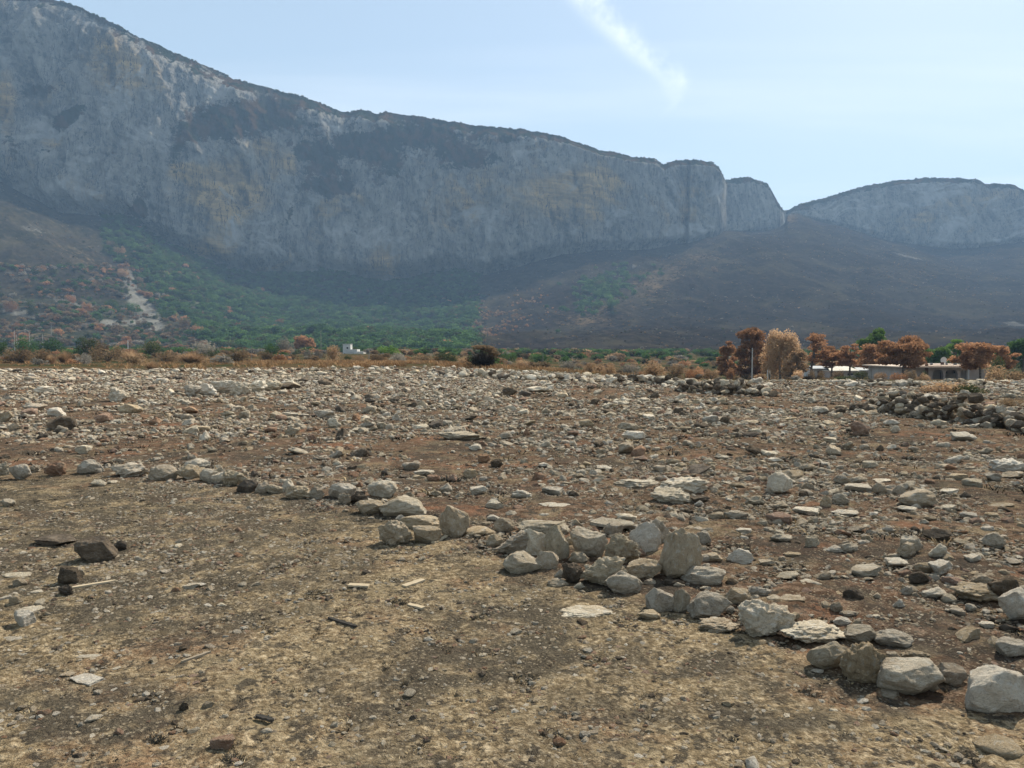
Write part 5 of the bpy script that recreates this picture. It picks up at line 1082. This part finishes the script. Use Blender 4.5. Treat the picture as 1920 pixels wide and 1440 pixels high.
def make_scrub():
    rs = np.random.RandomState(77)
    px, py = PX(HX, HY, HZ); nr, nc = HX.shape
    shapes = {}
    for fm in ('green', 'rust', 'brown', 'char', 'grey', 'orange', 'olive'):
        for k in range(3):
            C = []; Rd = []; q_ = np.random.RandomState(40 + k)
            for j in range(6):
                an = q_.uniform(0, 6.28); q = q_.uniform(0, .3); C.append((q * math.cos(an), q * math.sin(an), .22 + q_.uniform(0, .25))); w = q_.uniform(.2, .3); Rd.append((w, w, w))
            V, Fc = leaf_cloud(q_, C, Rd, 300, .13, .55); V[:, 2] = np.maximum(V[:, 2], -.12)
            shapes[(fm, k)] = src(f'shrub_{fm}_{k}', mesh_np('shrub_shape', V, Fc, (fmat(fm),), False))
    order = sorted(shapes, key=lambda q: shapes[q].name); objs = [shapes[q] for q in order]; pos = {q: i for i, q in enumerate(order)}
    # sample the hillside cells by their area
    e1 = np.stack([HX[1:, :-1] - HX[:-1, :-1], HY[1:, :-1] - HY[:-1, :-1]], -1); e2 = np.stack([HX[:-1, 1:] - HX[:-1, :-1], HY[:-1, 1:] - HY[:-1, :-1]], -1)
    ar = np.abs(e1[..., 0] * e2[..., 1] - e1[..., 1] * e2[..., 0]) * (np.abs(A[:-1]) < .8)[None]
    def sample(n, weight):
        w = (ar * weight[:-1, :-1]).ravel(); w = np.maximum(w, 0); c = rs.choice(len(w), n, p=w / w.sum()); i, j = np.unravel_index(c, ar.shape); u, v = rs.uniform(0, 1, n), rs.uniform(0, 1, n)
        L_ = lambda Q: Q[i, j] * (1 - u) * (1 - v) + Q[i + 1, j] * u * (1 - v) + Q[i, j + 1] * (1 - u) * v + Q[i + 1, j + 1] * u * v
        return L_(HX), L_(HY), L_(HZ), i, j
    green, scree, tan, burn = slope_masks(px, py)
    nz = fbm(HX / 45, HY / 45, 3., 3)
    def put(name, X, Y, Z, s, kinds, probs, label, cat, hk=.75):
        m = len(X); kk = rs.choice(len(kinds), m, p=probs); idx = np.array([pos[(kinds[a], b)] for a, b in zip(kk, rs.randint(0, 3, m))])
        scatter(name, np.stack([X, Y, Z], -1), np.stack([0 * s, 0 * s, rs.uniform(0, 6.28, m)], -1), np.stack([s, s, s * hk], -1), idx, objs, label=label, cat=cat)
    gw = np.clip(green, 0, 1) * np.clip(.65 + 1.2 * nz, .12, 1) * (1 - np.clip(scree, 0, 1) * .95)
    X, Y, Z, i, j = sample(7500, gw); put('green_scrub', X, Y, Z, rs.uniform(6, 14, len(X)), ['green', 'olive', 'rust'], [.83, .16, .01], 'dense dark green wood of low trees at the foot of the cliff', 'scrub')
    lw = smooth(420, 250, px) * (py > 500) * np.clip(.45 + 1.8 * nz, .03, 1) * (1 - np.clip(scree, 0, 1) * .9)
    X, Y, Z, i, j = sample(2600, lw); put('scorched_scrub', X, Y, Z, 2.5 + 7 * rs.uniform(0, 1, len(X)) ** 2, ['rust', 'brown', 'olive', 'grey', 'green'], [.13, .30, .22, .14, .21], 'scorched rusty and green shrubs on the left slope', 'scrub')
    bw = (np.clip(burn, 0, 1) * .5 + .05) * np.clip(.35 + 1.3 * nz, .05, 1) + .7 * np.clip(tan, 0, 1)
    X, Y, Z, i, j = sample(8500, bw); put('burnt_scrub', X, Y, Z, .8 + 2.6 * rs.uniform(0, 1, len(X)) ** 2, ['char', 'brown', 'grey', 'orange', 'olive'], [.38, .36, .12, .01, .13], 'sparse burnt shrubs and tufts over the dark slopes', 'scrub')
    # orange burnt trees at the right edge of the wood and green spots on the ridge
    ow = gauss(px, py, 885, 610, 22, 30) + .8 * gauss(px, py, 960, 590, 60, 22, -.3) * (nz > 0) + .5 * gauss(px, py, 240, 500, 25, 25) + .4 * gauss(px, py, 400, 620, 80, 14)
    X, Y, Z, i, j = sample(750, ow); put('scorched_trees', X, Y, Z, rs.uniform(2.5, 5.5, len(X)), ['orange', 'rust', 'brown'], [.2, .2, .6], 'scorched orange low trees along the edge of the green wood', 'scrub', .9)
    # pale boulders on the burnt slope
    # scrub on ledges and rim of the cliff
    X0, Y0, Z0 = RIM; k = rs.choice(len(X0) - 1, 1500, p=None); k = k[(np.abs(A[k]) < .78)]; u = rs.uniform(0, 1, len(k))
    X = X0[k] + (X0[k + 1] - X0[k]) * u; Y = Y0[k] + (Y0[k + 1] - Y0[k]) * u + 1; Z = Z0[k] + (Z0[k + 1] - Z0[k]) * u
    keep = fbm(X / 30, Y / 30, 1., 3) > -.1; X, Y, Z = X[keep], Y[keep], Z[keep]
    put('rim_scrub', X, Y, Z - .5, rs.uniform(2.0, 5.0, len(X)), ['olive', 'char', 'brown', 'green'], [.35, .2, .2, .25], 'low scrub fringing the top edge of the cliff', 'scrub')
    # plain between the field and the mountain: belt of scrub
    n = 5200; Y = np.sqrt(rs.uniform(72 ** 2, 460 ** 2, n)); a = rs.uniform(-.78, .78, n); X = a * Y; pxx = a * F + CX
    c = fbm(X / 24, Y / 24, 5., 3); rr = smooth(-.15, .28, a)
    clear = ((pxx > 1505) & (pxx < 1860) & (Y > 55) & (Y < 150)) | ((pxx > 630) & (pxx < 690) & (Y < 260)) | ((pxx > 1250) & (pxx < 1308) & (Y < 330) & (Y > 280))
    keep = (rs.uniform(0, 1, n) < np.clip(.45 + 1.8 * c, 0.05, 1)) & (Y > 72) & ~clear; X, Y = X[keep], Y[keep]; m = len(X)
    far = smooth(120, 300, Y); s = rs.uniform(1.2, 2.6, m) * (1 + 1.6 * far); green_p = np.where(rs.uniform(0, 1, m) < .08 + .75 * far, 1, 0)
    kinds = ['orange', 'brown', 'grey', 'rust', 'green', 'olive']; kk = np.where(green_p == 1, rs.choice([4, 4, 5], m), rs.choice([0, 0, 1, 1, 2, 3], m))
    idx = np.array([pos[(kinds[q], b)] for q, b in zip(kk, rs.randint(0, 3, m))])
    scatter('plain_scrub', np.stack([X, Y, ground_z(X, Y, False) - .1], -1), np.stack([0 * s, 0 * s, rs.uniform(0, 6.28, m)], -1), np.stack([s, s, s * .62], -1), idx, objs, label='belt of low brown and green scrub between field and mountain', cat='scrub')
    # shrubs on the left slope that can be told apart
    SH = [(247, 578, 32, 'green', 'largest round green shrub, standing in the middle of the pale scree'), (208, 572, 28, 'green', 'green shrub left of the round one on the scree'), (305, 588, 34, 'green', 'big dark green shrub right of the pale scree fan'), (330, 575, 30, 'green', 'dark green shrub touching the big one by the scree fan'),
          (183, 597, 20, 'green', 'small green shrub above the thin poles'), (60, 583, 26, 'olive', 'olive shrub on the left slope near the edge'), (22, 575, 30, 'rust', 'rusty shrub near the left edge on the slope'), (130, 560, 26, 'rust', 'rusty shrub in the middle of the left slope'),
          (160, 575, 22, 'rust', 'rusty shrub just left of the green scree shrubs'), (140, 598, 24, 'olive', 'yellow-green shrub low on the left slope'), (405, 596, 28, 'green', 'round green shrub right of the scree fan'), (398, 560, 24, 'green', 'green shrub high on the lit edge of the wood'),
          (370, 620, 34, 'rust', 'rusty shrub below the scree fan'), (345, 606, 26, 'brown', 'brown shrub at the foot of the scree fan'), (225, 470, 22, 'orange', 'orange scorched shrub at the top of the left slope'), (205, 458, 20, 'brown', 'brown shrub on the crest of the left slope'),
          (232, 512, 24, 'orange', 'orange shrub above the pale scree'), (35, 612, 24, 'rust', 'reddish shrub above the two thin poles'), (100, 596, 26, 'brown', 'brown shrub near the pole with crossarms'), (265, 606, 20, 'brown', 'small brown shrub on the pale scree'),
          (1122, 532, 22, 'olive', 'upper green shrub on the lit ridge right of the wood'), (1146, 570, 30, 'green', 'lower green shrub on the lit ridge right of the wood'), (1340, 505, 16, 'brown', 'lone brown shrub on the burnt slope'), (1188, 500, 12, 'grey', 'grey shrub high on the lit ridge'), (1296, 537, 16, 'char', 'black burnt shrub on the ridge')]
    for cx_, cy_, w, fm, lab in SH:
        d = (px - cx_) ** 2 + (py - (cy_ + w * .3)) ** 2; k = np.unravel_index(np.argmin(d), d.shape); Y_ = float(HY[k]); s = Y_ / F * w
        me, st = bush_mesh(fm, nb[0] % 5, 'leafy'); nb[0] += 1
        o = link('shrub', me, label=lab, cat='shrub', group='separate shrubs on the slopes'); o.location = (float(HX[k]), Y_, float(HZ[k]) - s * .05); o.scale = (s, s, s * .75)
# ------------------------------------------------------------------ houses and poles
def box(x0, x1, y0, y1, z0, z1):
    V = [(x, y, z) for x in (x0, x1) for y in (y0, y1) for z in (z0, z1)]
    return V, [(0, 1, 3, 2), (4, 6, 7, 5), (0, 4, 5, 1), (2, 3, 7, 6), (0, 2, 6, 4), (1, 5, 7, 3)]
def wallmat(name, c1, c2, sc=.8):
    b = NB(name); p = b.coord('Object'); return b.done(b.mix(b.rng(b.noise(p, sc, 7, .65), .35, .7), c1, c2), b.bump(b.noise(p, 6, 5), .3, .02))
def make_buildings():
    plaster = wallmat('weathered_plaster', (.38, .33, .29), (.50, .45, .40)); dark = simple_mat('dark_glass', (.02, .022, .025), (.04, .045, .05), 2, False, .2); tiles = wallmat('pale_roof_tiles', (.50, .40, .31), (.62, .52, .42), 3)
    wood = simple_mat('brown_shutter', (.10, .06, .045), (.15, .09, .06), 2, False); white = wallmat('white_paint', (.44, .43, .40), (.58, .57, .53)); dim = wallmat('shaded_plaster_wall', (.34, .29, .25), (.45, .39, .34))
    # arcaded house: porch of four piers before a recessed wall, low hipped roof
    Y = 96.; s = Y / F; P = at_px(1762, 713, Y); P.z = float(ground_z(P.x, P.y, False)) - .0
    zt = EYE + PT(1762, 689.5)[1] * Y - P.z; ztop = EYE + PT(1762, 682.2)[1] * Y - P.z
    R_ = bpy.data.objects.new('arcaded_house', None); COL.objects.link(R_); R_.location = P; tag(R_, 'long low house with open arched porch and pale tiled roof', 'house')
    X = lambda px: (px - 1762) * s
    def part(nm, parts, mat, par=R_): return link(nm, mesh_np(nm, *join(parts), (mat,), False), par)
    body = part('wall', [box(X(1697), X(1833), 2.2, 10, -1, zt)], plaster)
    for k, (a, b_) in enumerate(((1741, 1748.5), (1768.5, 1772.5), (1795.5, 1801), (1813, 1816.5), (1820, 1826))):
        part('column', [box(X(a), X(b_), 0, .5, -1, zt - .0)], plaster if k != 3 else white)
    part('side_wall', [box(X(1697), X(1741), .003, 2.197, -1, zt - .003)], dim)
    # arch spandrels
    sp = []
    for a, b_ in ((1748.5, 1768.5), (1772.5, 1795.5)):
        xa, xb = X(a), X(b_); n = 12; w = (xb - xa) / 2; V = []; Fc = []
        for i in range(n + 1):
            t = i / n; x = xa + (xb - xa) * t; u = abs(2 * t - 1); z = zt - .28 - .55 * (1 - math.sqrt(max(0, 1 - u ** 4)))
            for y in (.04, .46): V += [(x, y, z), (x, y, zt - .004)]
        for i in range(n):
            j = 4 * i; Fc += [(j, j + 4, j + 5, j + 1), (j + 2, j + 3, j + 7, j + 6), (j, j + 2, j + 6, j + 4)]
        part('arch', [(V, Fc)], plaster)
    part('lintel', [box(X(1801.2), X(1819.8), .03, .47, zt - .35, zt - .005)], plaster)
    for a, b_, z0, z1 in ((1751, 1756, .1, 2.1), (1781, 1787, .1, 2.1)):
        d = part('door', [box(X(a), X(b_), 2.10, 2.19, z0 - .3, z1)], wood)
    for a, b_ in ((1760, 1766), (1790, 1794.5), (1805, 1812), (1817, 1819)):
        w_ = part('window', [box(X(a), X(b_), 2.12, 2.19, .6, 2.0)], white); part('pane', [box(X(a) + .06, X(b_) - .06, 2.08, 2.115, .68, 1.92)], dark, w_)
    sw = part('window', [box(X(1733.5), X(1739.5), -.05, -.003, .5, 1.9)], wood)
    # hipped roof with overhang
    x0, x1, y0, y1 = X(1690), X(1850), -.7, 11; V = [(x0, y0, zt), (x1, y0, zt), (x1, y1, zt), (x0, y1, zt), (x0, y0, zt + .14), (x1, y0, zt + .14), (x1, y1, zt + .14), (x0, y1, zt + .14), (X(1735), 5, ztop - .1), (X(1822), 5, ztop - .1)]
    Fq = [(0, 3, 2, 1), (0, 1, 5, 4), (1, 2, 6, 5), (2, 3, 7, 6), (3, 0, 4, 7), (4, 5, 9, 8), (6, 7, 8, 9), (7, 4, 8, 8), (5, 6, 9, 9)]
    bmv = V; me = bpy.data.meshes.new('roof'); me.from_pydata(V, [], [tuple(dict.fromkeys(f)) for f in Fq]); me.materials.append(tiles); rf = link('roof', me, R_)
    # rows of tiles as raised courses, joined (too small to pick apart)
    crs = []
    for i in range(44):
        t = i / 44; xb = x0 + (x1 - x0) * t; xt_ = X(1735) + (X(1822) - X(1735)) * t; r_, q_ = tube([(xb, y0 - .02, zt + .16), (xt_, 5, ztop - .08)], [.07, .07], 4); crs.append((r_, q_))
    rt = part('tiles', crs, tiles, rf); rt['kind'] = 'stuff'
    # dish on the roof
    D = bpy.data.objects.new('satellite_dish', None); COL.objects.link(D); D.location = P + Vector((X(1798), 3.6, ztop - .35)); tag(D, 'small white satellite dish standing on the roof of the arcaded house', 'satellite dish')
    V = []; Fc = []
    for i in range(5):
        for k in range(14):
            q = .42 * i / 4; an = 6.283 * k / 14; V.append((q * math.cos(an), -.35 * q * q - .05, .75 + q * math.sin(an)))
    for i in range(4):
        for k in range(14): Fc.append((i * 14 + k, i * 14 + (k + 1) % 14, i * 14 + 14 + (k + 1) % 14, i * 14 + 14 + k))
    link('dish', mesh_np('dish', V, Fc, (white,)), D); link('mast', mesh_np('mast', *tube([(0, 0, -.3), (0, 0, .75)], [.03, .03]), (dark,)), D)
    # low wall right of the house
    g = on = at_px(1838, 716, 93); o = link('garden_wall', mesh_np('garden_wall', *box(-1.2, 1.2, 0, .3, -1, 1.2), (dim,), False), label='short plastered wall right of the arcaded house', cat='wall', loc=(g.x, g.y, float(ground_z(g.x, g.y, False))))
    # pale-roofed sheds left of it
    def shed(px0, px1, ptop, peave, Yd, lab, wall_m, roof_m, wallpx=None):
        s_ = Yd / F; Q = at_px((px0 + px1) / 2, 714, Yd); gz = float(ground_z(Q.x, Q.y, False)); Q.z = gz; hw = (px1 - px0) / 2 * s_; ze = EYE + PT(px0, peave)[1] * Yd - gz; zr = EYE + PT(px0, ptop)[1] * Yd - gz
        E = bpy.data.objects.new('shed', None); COL.objects.link(E); E.location = Q; tag(E, lab, 'shed')
        part('wall', [box(-hw, hw, 0, 5, -1.5, ze)], wall_m, E)
        V = [(-hw - .2, -.4, ze), (hw + .2, -.4, ze), (hw - .5, 2.5, zr), (-hw + .5, 2.5, zr), (hw + .2, 5.4, ze), (-hw - .2, 5.4, ze)]
        V += [(x, y, z + .12) for x, y, z in V]
        part('roof', [(V, [(6, 7, 8, 9), (9, 8, 10, 11), (1, 0, 3, 2), (2, 3, 5, 4), (0, 1, 7, 6), (4, 5, 11, 10)] + [(1, 4, 10, 7), (5, 0, 6, 11)])], roof_m, E)
        part('door', [box(-.4 * hw, -.4 * hw + .9, -.06, -.003, -.5, min(1.5, ze - .3))], wood, E)
        part('window', [box(.3 * hw, .3 * hw + .9, -.06, -.003, .5, min(1.3, ze - .35))], dark, E)
    shed(1556, 1607, 688.5, 696, 125, 'low shed with a pale roof seen between the brown pines', dim, wallmat('bright_roof', (.60, .54, .44), (.72, .66, .55)))
    shed(1522, 1556, 688, 692, 128, 'low grey-white shed left of the pale-roofed shed', white, wallmat('grey_roof', (.42, .42, .40), (.52, .52, .5)))
    shed(1608, 1634, 691, 695, 130, 'far low shed with white roof behind the pale trunks', dim, white)
    # little white house with a tower at left
    Yd = 235.; s_ = Yd / F; Q = at_px(658, 668, Yd); Q.z = float(ground_z(Q.x, Q.y, False)); 
    Hh = bpy.data.objects.new('white_house', None); COL.objects.link(Hh); Hh.location = Q; tag(Hh, 'small white flat-roofed house with a square tower behind the bushes', 'house')
    z = lambda py: EYE + PT(658, py)[1] * Yd - Q.z; XX = lambda px: (px - 658) * s_
    tw = part('tower', [box(XX(643), XX(657), 0, 3, -1, z(645.5)), box(XX(642.3), XX(657.7), -.1, 3.1, z(645.48), z(644.8))], white, Hh)
    part('window', [box(XX(650), XX(653), -.06, -.003, z(654), z(651))], dark, tw)
    part('wall', [box(XX(657.05), XX(669), .2, 5, -1, z(655))], white, Hh); part('window', [box(XX(662), XX(664.5), .14, .197, z(666), z(663))], dark, Hh)
    part('annex', [box(XX(669.05), XX(681), .5, 5, -1, z(659))], wallmat('cream_wall', (.52, .49, .42), (.62, .58, .5)), Hh)
    part('door', [box(XX(645), XX(647.5), -.06, -.003, z(667.5), z(662.5))], wood, Hh)
    # long far house
    Yd = 330.; s_ = Yd / F; Q = at_px(1280, 676, Yd); Q.z = EYE + PT(1280, 676)[1] * Yd; z = lambda py: EYE + PT(1280, py)[1] * Yd - Q.z; XX = lambda px: (px - 1280) * s_
    G = bpy.data.objects.new('far_house', None); COL.objects.link(G); G.location = Q; tag(G, 'long house with pale roof among green trees left of the pine row', 'house')
    part('wall', [box(XX(1264), XX(1296), 0, 6, -3, z(671))], dim, G); V = [(XX(1262), -.6, z(671.3)), (XX(1298), -.6, z(671.3)), (XX(1295), 3.5, z(666.2)), (XX(1265), 3.5, z(666.2)), (XX(1298), 7, z(671.3)), (XX(1262), 7, z(671.3))]
    part('roof', [(V, [(0, 1, 2, 3), (3, 2, 4, 5), (0, 3, 5, 5), (1, 4, 2, 2)][:2])], tiles, G)
    for a in (1268, 1275, 1282, 1289): part('window', [box(XX(a), XX(a + 2.6), -.08, -.003, z(674.6), z(672.6))], dark, G)
    # poles
    conc = wallmat('pole_concrete', (.34, .32, .28), (.46, .43, .38)); wd = simple_mat('grey_pole_wood', (.20, .18, .15), (.34, .31, .27), 4, False)
    def pole(px, yt, yb, Yd, wpx, lab, mat=conc, arms=(), lean=0, group='poles beyond the field'):
        s_ = Yd / F; Q = at_px(px, yb, Yd); top = EYE + PT(px, yt)[1] * Yd; gz = float(ground_z(Q.x, Q.y, False)) if Yd < 430 else Q.z - 1; gz = min(gz, Q.z)
        E = bpy.data.objects.new('pole', None); COL.objects.link(E); E.location = (Q.x, Q.y, gz); tag(E, lab, 'pole', group); h = top - gz; r0 = wpx * s_ / 2
        link('shaft', mesh_np('shaft', *tube([(0, 0, -.4), (lean * h * .5, 0, h * .5), (lean * h, 0, h)], [r0 * 1.1, r0, r0 * .72], 8), (mat,)), E)
        V, Fc = tube([(lean * h, 0, h), (lean * h, 0, h + .06)], [r0 * .8, r0 * .5], 8); link('cap', mesh_np('cap', V, Fc, (mat,)), E)
        for d, w in arms: link('crossarm', mesh_np('crossarm', *box(-w, w, -r0 - .1, -r0, h - d, h - d + .18), (mat,), False), E)
    pole(1410, 653, 704, 100, 2.6, 'concrete pole standing in front of the tall reddish pine')
    pole(27.5, 620, 652, 210, 1.3, 'left one of the two tall pale poles near the left edge'); pole(31.5, 628, 650, 240, 1.0, 'thin pole just behind the leftmost pole')
    pole(56, 623, 656, 205, 1.5, 'second tall pale pole from the left edge'); pole(80, 626, 640, 400, 1.2, 'short far pole between the pale pole and the one with crossarms')
    pole(96.5, 605, 634, 500, 1.2, 'pole with crossarms on the foot of the left slope', wd, ((.5, 2.2), (2.6, 2.2))); pole(240, 638, 656, 200, 1.8, 'short white pole among the bushes at left', white)
    pole(472, 650, 681, 90, 1.2, 'small pole in the brown bushes, below the green wood', wd); pole(602, 620, 656, 230, 1.2, 'wooden pole left of the little white house', wd); pole(692, 656, 685, 90, 1.2, 'small pole right of the little white house', wd)
    pole(1018, 662, 686, 130, .9, 'thin pole right of the burnt bush', wd); pole(1439, 694, 708, 96, 2.0, 'short pale post left of the peach tree trunks', white, group='pale posts'); pole(1816, 694, 716, 88, 1.2, 'white post in front of the right end of the arcaded house', white, group='pale posts')
    # pale young trunks beside the house
    rr = random.Random(4)
    for k, (px, yt, w) in enumerate(((1628, 690, 1.1), (1634, 686, 1.3), (1641, 688, 1.0), (1646, 691, 1.2), (1652, 687, .9), (1706, 692, 1.2), (1712, 690, 1.4), (1717, 693, 1.0), (1722, 690, 1.3))):
        Yd = 104 + k % 3; s_ = Yd / F; Q = at_px(px, 712, Yd); gz = float(ground_z(Q.x, Q.y, False)); h = EYE + PT(px, yt)[1] * Yd - gz; w *= s_ / 2
        pts = [(0, 0, -.3), (rr.uniform(-.1, .1), 0, h * .4), (rr.uniform(-.25, .25), 0, h)]
        side = 'shed' if px < 1670 else 'house'; o = link('bare_trunk', mesh_np('bare_trunk', *tube(pts, [w * 1.3, w, w * .6], 6), (fmat('pbark'),)), label=(['first', 'second', 'third', 'fourth', 'fifth'][k if k < 5 else k - 5] + (' from the left of four pale bare trunks before the arcaded house' if px > 1670 else ' from the left of five pale bare trunks beside the sheds')), cat='tree trunk', group='pale trunks by the house' if px > 1670 else 'pale trunks by the shed', loc=(Q.x, Q.y, gz))
make_stones(); auto_labels(); make_walls(); make_rubble(); make_ground_litter(); make_plants(); make_scrub(); make_buildings()
